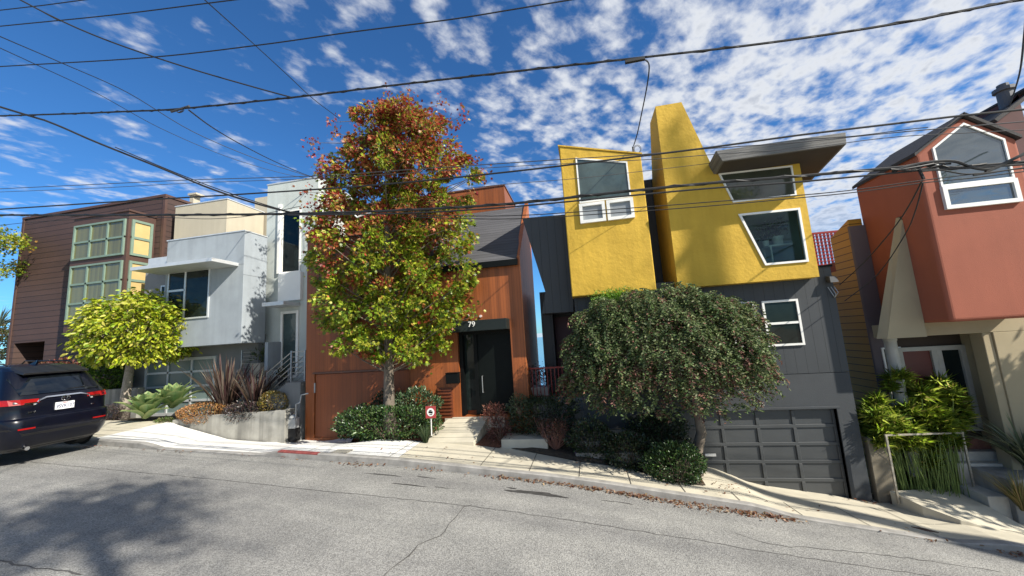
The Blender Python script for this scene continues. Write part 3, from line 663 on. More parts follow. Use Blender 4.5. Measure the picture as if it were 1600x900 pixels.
mb = MB(); mb.box(ox0 - .02, xm + .02, Yo - .02, Yo + 4, ozl, ozl + .05); mb.build('coping', mat('rust_cap', (.12, .05, .03), .5, .1), o)
# roof: shingles rising away from the street, gable wall to the right
d2 = ray(824, 320); Yrd = ox1 / (d2.x / d2.y); zrd = d2.z * Yrd / d2.y
ov = .12; sl_ = (zrd - oze) / (Yrd - Yo)
mb = MB(); A_ = [(xm, Yo - ov, oze - ov * sl_ + .05), (ox1 - .05, Yo - ov, oze - ov * sl_ + .05), (ox1 - .05, Yrd, zrd - .05), (xm, Yrd, zrd - .05)]
mb.hexa([(a, b_, c - .10) for a, b_, c in A_], A_); mb.build('roof', SHING, o)
mb = MB(); mb.box(xm, ox1 - .02, Yo - ov - .02, Yo - ov + .05, oze - ov * sl_ - .12, oze - ov * sl_ + .045); mb.build('gutter', NEARBLK, o)
mb = MB(); mb.hexa([(ox1 - .10, Yo + .003, oze), (ox1 - .10, Yrd, zrd + .05), (ox1 - .10, Yrd + .05, zrd), (ox1 - .10, Yrd - .3, oz0), (ox1 - .10, Yo + .003, oz0)], [(ox1 + .03, Yo + .003, oze + .05), (ox1 + .03, Yrd, zrd + .1), (ox1 + .03, Yrd + .05, zrd), (ox1 + .03, Yrd - .3, oz0), (ox1 + .03, Yo + .003, oz0)]); mb.build('gable_wall', ORGS, o)
Yu = Yrd + .2
ux0 = W(500, 330, Yu).x; ux1 = W(788, 300, Yu).x; uz = W(788, 290, Yu).z
mb = MB(); mb.box(ux0, ux1, Yu, Yu + 2.2, oze - 1, uz); mb.build('upper_storey', ORG, o)
mb = MB(); mb.box(ux0 - .03, ux1 + .03, Yu - .03, Yu + 2.2, uz, uz + .05); mb.build('upper_coping', MAT['rust_cap'], o)
# entrance
mb = MB(); Yk = Yo - .45; ka = W(700, 508, Yk).x; kb = W(791, 505, Yk).x; kz1 = W(760, 499, Yk).z; kz0 = W(760, 516, Yk).z
mb.box(ka, kb, Yk, Yo - .003, kz0, kz1); mb.build('entry_canopy', GBLK, o, bevel=.01)
text('79', .20, front(Yk), W(737, 507, Yk).x, W(737, 507, Yk).z, WHITE, o, 'house_number')
dm = W(746, 580, Yo + .3).x
mb = MB(); mb.box(dl, dl + .10, Yo + .1, Yo + .34, dzb, dzt); mb.box(dr - .06, dr, Yo + .1, Yo + .34, dzb, dzt); mb.box(dm - .05, dm + .05, Yo + .2, Yo + .34, dzb, dzt); mb.box(dl + .1, dr - .06, Yo + .15, Yo + .34, dzt - .12, dzt); mb.build('door_frame', NEARBLK, o)
mb = MB(); mb.box(dm + .05, dr - .06, Yo + .25, Yo + .33, dzb, dzt - .12); dob = mb.build('door', mat('door_black_green', (.004, .006, .0055), .5, .2, 3, spec=.15), o)
mb = MB(); hx = dm + .16; hz_ = W(752, 602, Yo).z; mb.tube([(hx, Yo + .25, hz_ - .22), (hx, Yo + .18, hz_ - .22), (hx, Yo + .18, hz_ + .22), (hx, Yo + .25, hz_ + .22)], .014, 8); hdl = mb.build('door_handle', STEEL, dob); hdl.parent = dob
mb = MB(); mb.box(dl + .1, dm - .05, Yo + .28, Yo + .30, dzb + .1, dzt - .12); mb.build('sidelight', GL1, o)
mb = MB(); mb.lathe((0, 0, 0), [(.01, 0), (.01, .01)])
LAMPM = mat('lamp_white', (.7, .6, .55), .4, .05)
for px, py in ((751, 494), (731, 493)):
    q = W(px, py, Yo - .03); mb = MB(); vs = [(q.x + .035 * math.cos(a / 16 * 6.283), Yo - .05, q.z + .035 * math.sin(a / 16 * 6.283)) for a in range(16)]; mb.hexa([(a, Yo - .001, c) for a, _, c in vs], vs); mb.build('wall_spot', LAMPM, o)
mb = MB(); a = W(697, 600, Yo - .15); b_ = W(716, 583, Yo - .15); mb.box(a.x, b_.x, Yo - .16, Yo - .003, a.z, b_.z); mb.box(a.x - .01, b_.x + .01, Yo - .18, Yo - .003, b_.z, b_.z + .02); mb.build('mailbox', NEARBLK, o, bevel=.01)
a = W(684, 655, Yo - .06); b_ = W(706, 606, Yo - .06); mb = MB(); mb.box(a.x, b_.x, Yo - .03, Yo - .003, a.z, b_.z)
for k in range(9): z = a.z + (b_.z - a.z) * (k + .5) / 9; mb.box(a.x + .02, b_.x - .02, Yo - .06, Yo - .031, z - .025, z + .012)
mb.build('louvre_panel', mat('louvre_rust', (.15, .04, .014), .5, .2), o)
# garage door: vertical boards inside a frame
gd = MB(); gd.box(gl_ + .02, gr_ - .02, Yo + .03, Yo + .09, gzb2, gzt2 - .02); gdo = gd.build('garage_door', boards('garage_cedar', (.24, .062, .015), 'X', .12, .05, .12, .5, gcol=.5, grain=.25, bstr=.3), o)
mb = MB(); q = W(493, 605, Yo); mb.box(gl_ - .005, gl_ + .035, Yo - .012, Yo + .028, q.z - .16, q.z + .12); hh = mb.build('hinge', STEEL, gdo)
mb = MB(); mb.box(gl_ - .06, gr_ + .06, Yo - .02, Yo - .001, gzt2, gzt2 + .05); mb.build('garage_lintel', MAT['rust_cap'], o)

# ---- yellow and black house
YEL = mat('yellow_stucco', (.56, .35, .035), .85, .09, 1.1, .55, 8, dist=.028, warm=(.60, .38, .045), streak=.10)
_b = YEL.node_tree
BLKB = boards('black_boards', (.038, .042, .046), 'X', .21, .035, .05, .55, gcol=.25, grain=.08, bstr=.5)
BLKS = mat('black_render', (.043, .048, .053), .7, .1, 2, .5, 40, dist=.006); SLABM = boards('slab_shake', (.15, .145, .135), 'Z', .05, .10, .2, .8, gcol=.6, grain=.5, bstr=.8)
SOFF = mat('soffit_dark', (.055, .045, .035), .8, .1)
Yy = 9.0; Yk = 9.3
y = thing('yellow_house', 'bright yellow stucco and black board house with angular windows', 'house', (2.5, Yk, -4))
zbx = (W(892, 467, Yy).z + W(1025, 450, Yy).z) / 2
# box 1
a0 = W(884, 350, Yy).x; a1 = W(1014, 350, Yy).x
mb = MB(); mb.prism([(a0, zbx), (a1, zbx), (a1, W(1003, 241, Yy).z), (a0, W(877, 228, Yy).z)], Yy, 11.4); mb.build('narrow_box', YEL, y, bevel=.025, seg=3)
mb = MB(); p = [(a0 - .03, W(877, 228, Yy).z), (a1 + .03, W(1003, 241, Yy).z), (a1 + .03, W(1003, 241, Yy).z + .035), (a0 - .03, W(877, 228, Yy).z + .035)]; mb.prism(p, Yy - .02, 11.4); mb.build('narrow_coping', YEL, y)
def px2(l, Y): return [(W(a, b_, Y).x, W(a, b_, Y).z) for a, b_ in l]
zz = W(945, 313, Yy).z
wl = px2([(905, 315), (984, 310), (981, 253), (900, 247)], Yy); x_l = W(903, 290, Yy).x; x_r = W(984, 290, Yy).x
window(y, [(x_l, zz), (x_r, zz), (x_r, wl[2][1]), (x_l, wl[3][1])], front(Yy), .035, .03, WHITE, GL2, [], 'upper_window')
z2 = W(945, 346, Yy).z; xc = (x_l + x_r) / 2
for A_, B_ in ((x_l - .02, xc - .02), (xc + .02, x_r + .03)): window(y, rect(A_, B_, z2, zz - .03), front(Yy), .075, .07, WHITE, mat('grey_blind', (.25, .27, .28), .3, .1), [], 'casement', gd=.02)
# dark slot between
mb = MB(); mb.box(a1 - .2, 3.1, 10.4, 12, -1, W(1018, 280, 10.4).z); mb.build('slot_wall', BLKB, y)
q = W(1022, 274, 10.6); mb = MB(); mb.tube([(q.x, 10.6, q.z - .3), (q.x, 10.6, q.z + .05)], .05, 10); mb.build('slot_vent', RUST, y)
# tower and main box
t0 = W(1042, 310, Yy).x; t1 = W(1266, 350, Yy).x; zs = W(1129, 252, 8.3).z
tt = W(1026, 166, Yy).z; tr = W(1065, 161, Yy)
mb = MB()
w2 = px2([(1122, 272), (1237, 259), (1244, 306), (1145, 317)], Yy); w3 = px2([(1153, 335), (1249, 325), (1263, 409), (1195, 415)], Yy)
poly = [(t0, zbx), (t1, zbx), (t1, zs - .002), (W(1118, 268, Yy).x, zs - .002), (tr.x, tt), (t0, tt)]
# front face with the real lower window opening: build as strips between outer outline and opening (fan by hand)
fz = [(x, z) for x, z in poly]
outer = fz; hole = [(w3[3]), (w3[2]), (w3[1]), (w3[0])]        # bl, br, tr, tl
V = [(x, Yy, z) for x, z in outer] + [(x, Yy, z) for x, z in hole]
xl = w3[0][0]
mb.add(V, [(0, 1, 7, 6), (1, 2, 8, 7), (2, 3, 9, 8), (3, 4, 5, 0, 6, 9)])
V2 = [(x, Yy + .16, z) for x, z in hole]
mb.add([(x, Yy, z) for x, z in hole] + V2, [(0, 1, 5, 4), (1, 2, 6, 5), (2, 3, 7, 6), (3, 0, 4, 7)])
n6 = len(outer); mb.add([(x, Yy, z) for x, z in outer] + [(x, 11.6 if i < 4 else 9.75, z) for i, (x, z) in enumerate(outer)], [(0, n6, n6 + 1, 1), (1, n6 + 1, n6 + 2, 2), (3, n6 + 3, n6 + 4, 4), (4, n6 + 4, n6 + 5, 5), (5, n6 + 5, n6, 0), (2, n6 + 2, n6 + 3, 3)])
mb.add([(t0, 9.75, zs - .5), (t0, 9.75, tt), (tr.x, 9.75, tt), (W(1118, 268, Yy).x, 9.75, zs - .5)], [(0, 1, 2, 3)])
mb.add([(t0, 11.6, zbx), (t1, 11.6, zbx), (t1, 11.6, zs), (t0, 11.6, zs)], [(0, 3, 2, 1)])
mb.add([(t0, 9.75, zs), (t1, 9.75, zs), (t1, 11.6, zs), (t0, 11.6, zs)], [(0, 1, 2, 3)])
yo = mb.build('main_box', YEL, y)
window(y, [w2[3], w2[2], w2[1], w2[0]], front(Yy), .035, .03, WHITE, glassy('olive_glass', (.045, .05, .035), 1.7), [], 'strip_window')
window(y, hole, front(Yy), .045, .03, WHITE, clearglass('room_glass', (.7, .8, .78), .05), [], 'room_window', gd=.005, back=.05)
ROOM = mat('room_wall', (.55, .62, .58), .9, .1, 1)
mb = MB(); mb.add([(xl - .3, Yy + .17, zbx + .1), (t1 - .1, Yy + .17, zbx + .1), (t1 - .1, 10.6, zbx + .1), (xl - .3, 10.6, zbx + .1), (xl - .3, Yy + .17, 2.6), (t1 - .1, Yy + .17, 2.6), (t1 - .1, 10.6, 2.6), (xl - .3, 10.6, 2.6)], [(0, 1, 2, 3), (1, 5, 6, 2), (3, 2, 6, 7), (0, 3, 7, 4), (4, 7, 6, 5)]); mb.build('room', ROOM, y)
mb = MB(); q = W(1035, 162, 9.4); mb.lathe((q.x, 9.4, tt), [(.11, 0), (.11, .09), (.15, .10), (.15, .13)], 16); mb.build('flue_cap', RUST, y)
# roof slab
sx = W(1110, 234, 8.3); fb = [W(1128.5, 252, 8.3), W(1323, 225, 8.3)]; ft = [W(1119.5, 233.5, 8.3), W(1322, 208, 8.3)]
zb_ = (fb[0].z + fb[1].z) / 2; zt_ = (ft[0].z + ft[1].z) / 2
bl = W(1119, 266.5, 9.0); xb0 = bl.x; xr = fb[1].x
mb = MB(); mb.hexa([(ft[0].x - .02, 8.3, zt_), (ft[1].x, 8.3, zt_), (xr + .45, 10.4, zt_), (xb0 - .02, 10.4, zt_)][::-1], [(fb[0].x, 8.3, zb_), (xr, 8.3, zb_), (xr + .45, 10.4, zb_), (xb0 + .06, 10.4, zb_)][::-1])
mb.build('roof_slab', SLABM, y, bevel=.012)
mb = MB(); mb.hexa([(fb[0].x + .05, 8.35, zb_ - .006), (xr - .05, 8.35, zb_ - .006), (xr + .38, 10.35, zb_ - .006), (xb0 + .12, 10.35, zb_ - .006)][::-1], [(fb[0].x + .05, 8.35, zb_ - .002), (xr - .05, 8.35, zb_ - .002), (xr + .38, 10.35, zb_ - .002), (xb0 + .12, 10.35, zb_ - .002)][::-1])
mb.build('soffit', SOFF, y)
# black lower storey
k0 = W(905, 560, Yk).x; k1 = (W(1302, 445, Yk).x + W(1362, 770, Yk).x) / 2; kz1 = W(1290, 417, Yk).z; kj = W(1240, 584, Yk).z
gx0_ = W(1085, 700, Yk).x - .25; gx1_ = W(1317, 700, Yk).x; gz1 = W(1220, 640, Yk).z; gz0 = W(1325, 779, Yk).z - .04
mb = MB(); mb.add([(k0, Yk, kj), (k1, Yk, kj), (k1, Yk, zbx + .2), (k0, Yk, zbx + .2)], [(0, 1, 2, 3)]); mb.box(t1 - .3, k1, Yk + .001, 12, zbx + .2, kz1); shell(mb, k0, k1, Yk + .001, 12, kj, zbx + .2); mb.build('board_wall', BLKB, y)
mb = MB(); setrecess(mb, k0, k1 - .002, -4.6, kj - .012, Yk + .002, [(gx0_, gx1_, gz0 - .3, gz1, .16, 1)]); shell(mb, k0, k1 - .002, Yk + .002, 12, -4.6, kj - .012); mb.build('lower_wall', BLKS, y)
mb = MB(); mb.box(t1 - .28, k1 + .03, Yk - .03, 12, kz1, kz1 + .04); mb.build('wall_cap', NEARBLK, y)
mb = MB(); mb.box(gx0_ - .07, gx0_, Yk - .025, Yk + .1, gz0, gz1); mb.box(gx1_, gx1_ + .07, Yk - .025, Yk + .1, gz0, gz1); mb.box(gx0_ - .07, gx1_ + .07, Yk - .03, Yk + .1, gz1, gz1 + .05); mb.build('garage_frame', BLKS, y, bevel=.005)
# panelled garage door
GDM = mat('garage_grey_paint', (.055, .059, .061), .5, .12, 2.5, .15, 60, dist=.003)
mb = MB(); mb.box(gx0_, gx1_, Yk + .10, Yk + .14, gz0, gz1); nr, nc = 5, 4
cols_ = [W(1082, 700, Yk).x, W(1135, 700, Yk).x, W(1192, 700, Yk).x, W(1250, 700, Yk).x, gx1_ - .02]; cols_[0] = gx0_ + .02
rh = (gz1 - gz0) / nr
for r in range(nr + 1): z = gz0 + r * rh; mb.box(gx0_, gx1_, Yk + .075, Yk + .101, max(gz0, z - .035), min(gz1, z + .035))
for r in range(nr):
    for c in range(nc + 1):
        x = cols_[c]; mb.box(max(gx0_, x - .035), min(gx1_, x + .035), Yk + .073, Yk + .0995, gz0 + r * rh + .0355, gz0 + (r + 1) * rh - .0355)
gdo = mb.build('garage_door', GDM, y, bevel=.006, seg=1)
mb = MB(); q = W(1111, 711, Yk + .07); mb.box(q.x - .13, q.x + .10, Yk + .05, Yk + .074, q.z - .025, q.z + .03); mb.build('mail_slot', WHITE, gdo, bevel=.004)
text('75', .11, front(Yk + .002), W(1190, 632, Yk).x, W(1190, 632, Yk).z, mat('number_brass', (.5, .48, .42), .4, .1), y, 'house_number')
e = px2([(1189, 471), (1246, 467), (1257, 538), (1203, 541)], Yk); ex0 = W(1194, 505, Yk).x; ex1_ = W(1251, 503, Yk).x; ez0 = W(1250, 539, Yk).z; ez1 = W(1230, 468, Yk).z; em = W(1250, 503, Yk).z
window(y, rect(ex0, ex1_, ez0, ez1), front(Yk), .045, .04, WHITE, GL1, [((ex0, em), (ex1_, em))], 'sash_window', bw=.05)
window(y, rect(W(1140, 490, Yk).x, W(1180, 490, Yk).x, ez0, ez1 + .02), front(Yk), .045, .04, WHITE, GL1, [((W(1140, 490, Yk).x, em), (W(1180, 490, Yk).x, em))], 'sash_window', bw=.05)
q = W(1296, 436, Yk); mb = MB(); mb.hexa([(q.x - .07, Yk - .001, q.z - .07), (q.x + .07, Yk - .001, q.z - .07), (q.x + .07, Yk - .001, q.z + .07), (q.x - .07, Yk - .001, q.z + .07)], [(q.x - .08, Yk - .16, q.z - .09), (q.x + .08, Yk - .16, q.z - .09), (q.x + .06, Yk - .12, q.z + .04), (q.x - .06, Yk - .12, q.z + .04)]); mb.build('wall_lamp', BLKS, y)
mb = MB(); q = W(1303, 455, Yk)
for k in range(3): mb.tube([(q.x - .06 * k, Yk - .03, q.z + .1), (q.x + .03 - .05 * k, Yk - .08, q.z - .04 - .03 * k), (q.x - .02, Yk - .02, q.z - .14)], .008, 6)
mb.build('cable_bracket', STEEL, y)
# left black wing, porch
Yv = 9.6
wv = px2([(816, 341), (852, 456), (847, 490), (896, 487), (896, 334)], Yv)
mb = MB(); mb.prism([wv[2], wv[3], wv[4], wv[0], wv[1]], Yv, 10.4); mb.build('slanted_wing', BLKB, y)
mb = MB(); mb.box(W(848, 530, 10.9).x, W(866, 530, 10.9).x, 10.9, 12.5, -1.6, 1.3); mb.box(W(848, 530, 10.9).x, k0 + .1, 11.6, 12.4, -2.4, 1.3); mb.build('porch_wall', BLKB, y)
mb = MB(); mb.box(W(866, 530, 10.9).x + .1, k0, 10.45, 11.58, .85, 1.0); mb.build('porch_ceiling', BLKS, y)
MAR = mat('maroon_door', (.08, .02, .035), .5, .1)
mb = MB(); a = W(868, 600, 11.55); mb.box(a.x, a.x + .75, 11.53, 11.597, -1.35, .55); mb.build('porch_door', MAR, y)
pf = W(850, 622, 10.3).z
mb = MB(); mb.box(ox1 + .06, k0 + .05, 10.2, 11.59, pf - 1.5, pf); 
for k in range(7): mb.box(k0 - .1 - 0 * k, k0 + 1.2, 9.28 - .0, 9.29, -3, -2.99)
mb.v = mb.v[:8]; mb.f = mb.f[:6]; mb.mi = mb.mi[:6]; mb.build('porch_floor', CONCG, y)
mb = MB()
for k in range(6): mb.box(-.45, 1.25, 8.55 + .27 * k, 10.19, -3.2, -2.62 + .17 * k + (0 if k else .0)) if k < 6 else None
# keep the treads from sharing faces
mb = MB()
for k in range(6): mb.box(-.42 + .001 * k, 1.25 - .001 * k, 8.62 + .26 * k, 8.62 + .26 * (k + 1) - .001 if k < 5 else 10.19, -3.4, -2.60 + .17 * k)
mb.build('front_steps', CONCG, y, bevel=.008)
# red railing
RED = mat('red_paint', (.26, .018, .014), .4, .12, 6)
Yq = 10.15; ra = W(806, 577, Yq); rb = W(886, 572, Yq); rz = (ra.z + rb.z) / 2
mb = MB(); mb.box(ra.x, rb.x, Yq - .03, Yq + .03, rz - .03, rz + .01); mb.box(ra.x, rb.x, Yq - .02, Yq + .02, pf + .06, pf + .09)
for k in range(14): x = ra.x + .04 + (rb.x - ra.x - .08) * k / 13; mb.box(x - .011, x + .011, Yq - .011, Yq + .011, pf + .088, rz - .029)
for x in (ra.x + .02, rb.x - .02): mb.box(x - .028, x + .028, Yq - .029, Yq + .029, pf - .05, rz - .03)
mb.build('red_railing', RED, y)

# ---- red house at the right
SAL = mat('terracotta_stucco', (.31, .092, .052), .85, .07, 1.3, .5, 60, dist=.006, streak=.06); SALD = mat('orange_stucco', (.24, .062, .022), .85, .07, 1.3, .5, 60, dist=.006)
CRM = mat('cream_stucco', (.36, .30, .19), .85, .06, 1.5, .4, 60, dist=.005); PUR = mat('mauve_grey_stucco', (.125, .10, .105), .8, .06, 1.5, .3, 50, dist=.004)
MUS = boards('mustard_lap', (.38, .20, .02), 'Z', .17, .10, .06, .7, saw=True, gcol=.2, grain=.08, bstr=.9, dist=.04)
ROOFD = mat('dark_roof_felt', (.035, .032, .032), .8, .3, 20, .4, 60)
Yr = 8.5
r0 = W(1458, 370, Yr).x; rzb = W(1490, 503, Yr).z; rze = W(1430, 243, Yr).z; pk = W(1504, 182, Yr); rzr = W(1590, 216, Yr)
dd = ray(1336, 298); Yre = r0 / (dd.x / dd.y)
r1 = rzr.x; r2 = 10.6
rd = thing('red_house', 'terracotta stucco house with a peaked window and cream entry porch', 'house', (8.2, Yr, -3.6))
dd = ray(1336, 298)
prof = [(r0, rzb), (r1, rzb), (r1, rzr.z), (pk.x, pk.z), (r0, rze)]
mb = MB(); mb.prism(prof, Yr, Yre); rb_ = mb.build('upper_box', SAL, rd, bevel=.07, seg=4)
ZR = W(1336, 298, Yre).z
# roof planes with overhang
mb = MB(); e_ = .03
def rp(a, b_, y0_, y1_, t=.07):
    A_ = [(a[0], y0_, a[1]), (b_[0], y0_, b_[1]), (b_[0], y1_, b_[1]), (a[0], y1_, a[1])]; mb.hexa(A_, [(x_, y2, z_ + t) for x_, y2, z_ in A_])
sL = (pk.z - rze) / (pk.x - r0); sR = (rzr.z - pk.z) / (r1 - pk.x)
rp((r0 - e_, rze - e_ * sL), (pk.x, pk.z), Yr - .04, Yre + .03); rp((pk.x + .001, pk.z), (r1 + e_, rzr.z + e_ * sR), Yr - .05, Yre + .1)
mb.build('roof', ROOFD, rd)
wv = px2([(1479, 328), (1592, 316), (1574, 218), (1503, 193), (1458, 233)], Yr)
xl = W(1467, 285, Yr).x; xr_ = W(1581, 270, Yr).x; zb2 = W(1535, 322, Yr).z; zm = W(1526, 286, Yr).z
pz_ = wv[3]; zl_ = W(1457, 232, Yr).z; zr_ = W(1568, 218, Yr).z
window(rd, [(xl, zm), (xr_, zm), (xr_, zr_), (pz_[0], pz_[1]), (xl, zl_)], front(Yr), .035, .035, WHITE, GLR, [], 'peaked_window')
window(rd, rect(xl - .01, xr_ + .01, zb2, zm - .004), front(Yr), .075, .06, WHITE, GLR, [], 'hopper_window', gd=.02)
# ground storey: cream walls round a deep entry
Yh = 9.4; 
sfz = W(1460, 524, Yh).z; cL = W(1379, 528, Yh).x; jx = W(1562, 565, Yh).x
xk = r1 + 3
mb = MB(); mb.box(cL, xk, Yh, Yh + .25, sfz, rzb - .004); mb.box(jx, xk, Yh + .001, Yh + 2.5, -4.9, sfz - .001); mb.box(jx - .16, jx - .001, Yh + .03, Yh + .3, -4.6, sfz - .001); mb.build('cream_wall', CRM, rd, bevel=.01)
# tall fin leaning on the side wall
dd = ray(1429, 432); Yf = min(max(r0 / (dd.x / dd.y), 9.0), 9.38); fx = W(1379, 527, Yf); ft_ = W(1407, 338, Yf)
mb = MB(); mb.hexa([(fx.x - .02, Yf + .14, sfz), (r0, Yf + .14, sfz), (r0, Yf + .12, ft_.z), (ft_.x, Yf + .12, ft_.z)], [(fx.x + .08, Yf, sfz), (r0, Yf, sfz), (r0, Yf, ft_.z), (ft_.x + .05, Yf, ft_.z)]); mb.build('cream_fin', CRM, rd)
# side walls behind
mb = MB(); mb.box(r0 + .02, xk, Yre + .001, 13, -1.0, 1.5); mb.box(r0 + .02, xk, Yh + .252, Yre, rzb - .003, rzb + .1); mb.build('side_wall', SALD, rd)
Yp = 10.1; p0 = .645 * Yp; 
mb = MB(); mb.box(p0, W(1402, 600, Yp).x, Yp, Yp + .06, -4.2, W(1350, 351, Yp).z); mb.build('mauve_wall', PUR, rd, bevel=.02)
dd = ray(1296, 373); Ym = p0 / (dd.x / dd.y); zf = dd.z * Ym / dd.y; zn = W(1337, 342, Yp).z
mb = MB(); mb.box(p0 + .021, p0 + .29, Ym + .001, Ym + 4, -4.2, W(1296, 425, Ym).z)
mb.hexa([(p0 + .02, Yp + .01, -4.2), (p0 + .02, Ym, -4.2), (p0 + .02, Ym, zf), (p0 + .02, Yp + .01, zn)], [(p0 + .3, Yp + .01, -4.2), (p0 + .3, Ym, -4.2), (p0 + .3, Ym, zf), (p0 + .3, Yp + .01, zn)]); mb.build('mustard_wall', MUS, rd)
# entry: ceiling, back wall, door set
Ye = 10.1
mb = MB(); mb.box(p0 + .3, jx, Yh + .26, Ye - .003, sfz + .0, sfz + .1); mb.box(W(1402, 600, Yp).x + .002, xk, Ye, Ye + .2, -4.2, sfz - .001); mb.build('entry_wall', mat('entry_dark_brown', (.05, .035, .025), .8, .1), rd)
fz_ = W(1530, 672, Ye).z
fl = W(1400, 600, Ye).x; fr_ = W(1517, 600, Ye).x; fzt = W(1450, 541, Ye).z; m1 = W(1470, 600, Ye).x; 
GREYW = mat('weathered_white', (.42, .41, .36), .6, .1, 6)
window(rd, rect(fl + .12, m1, fz_, fzt), front(Ye), .09, .06, GREYW, mat('brick_red_door', (.12, .025, .016), .5, .1, 2), [], 'entry_door')
window(rd, rect(m1 + .001, fr_, fz_, fzt), front(Ye), .10, .062, GREYW, GL1, [], 'sidelight')
q = W(1453, 597, Ye - .06); mb = MB(); mb.tube([(q.x, Ye - .09, q.z), (q.x, Ye - .02, q.z)], .03, 10); mb.build('door_knob', STEEL, rd)
s0 = W(1379, 560, Ye).x; window(rd, rect(s0, s0 + .38, fz_ + .3, fzt + .02), front(Ye), .035, .03, WHITE, GL1, [], 'slim_window')
for k, ch in enumerate('371'): text(ch, .20, front(Ye - .035), s0 + .2, fzt - .26 - k * .32, WHITE, rd, 'house_number')
mb = MB(); cx_ = W(1397, 560, Yh + .25); mb.lathe((cx_.x, Yh + .27, -3.4), [(.13, 0), (.13, .05), (.105, .08), (.105, sfz + 3.3), (.12, sfz + 3.34), (.12, sfz + 3.399)], 18); mb.build('column', GREYW, rd, smooth=False)
# red deck lattice far behind
lt = thing('deck_railing', 'rust red lattice deck railing behind the black house', 'railing', (6.5, 13, 0))
Yl = 12.6; a = W(1270, 363, Yl); b_ = W(1302, 415, Yl); mb = MB(); zt_ = W(1285, 362, Yl).z
mb.box(a.x - .3, b_.x + .5, Yl, Yl + .05, zt_ - .06, zt_)
for k in range(18): x = a.x - .2 + k * .1; mb.box(x - .026, x + .026, Yl + .01, Yl + .04, b_.z - .6, zt_ - .061)
mb.build('rails', RED, lt); mb = MB()
for k in range(14): z = zt_ - .12 - k * .1; mb.box(a.x - .3, b_.x + .5, Yl - .012, Yl + .009, z - .01, z + .01)
mb.build('slats', RED, lt)
# maroon house further downhill
mh = thing('maroon_house', 'dark maroon gabled house peeking over the terracotta house', 'house', (14, 12.5, -2))
Yn = 12.2; pts = px2([(1556, 330), (1640, 330), (1640, 140), (1604, 152), (1554, 190)], Yn)
mb = MB(); mb.prism([(pts[4][0], -5), (pts[1][0], -5), (pts[1][0], pts[2][1]), pts[3], pts[4]], Yn, Yn + 3); mb.build('wall', mat('maroon_boards', (.09, .032, .03), .8, .15, 3), mh)
mb = MB(); mb.obox((pts[4][0] - .15, Yn + 1.4, pts[4][1] - .05), (pts[3][0], Yn + 1.4, pts[3][1] + .06), 3.2, .10); mb.obox((pts[3][0], Yn + 1.4, pts[3][1] + .06), (pts[1][0], Yn + 1.4, pts[2][1] + .06), 3.2, .10); mb.build('roof', ROOFD, mh)
q = W(1592, 150, Yn); mb = MB(); mb.lathe((q.x, Yn + .3, q.z - .3), [(.16, 0), (.16, .62), (.22, .64), (.22, .74), (.12, .76), (.12, .86)], 14); mb.build('chimney', mat('chimney_grey', (.09, .09, .10), .6, .1), mh)

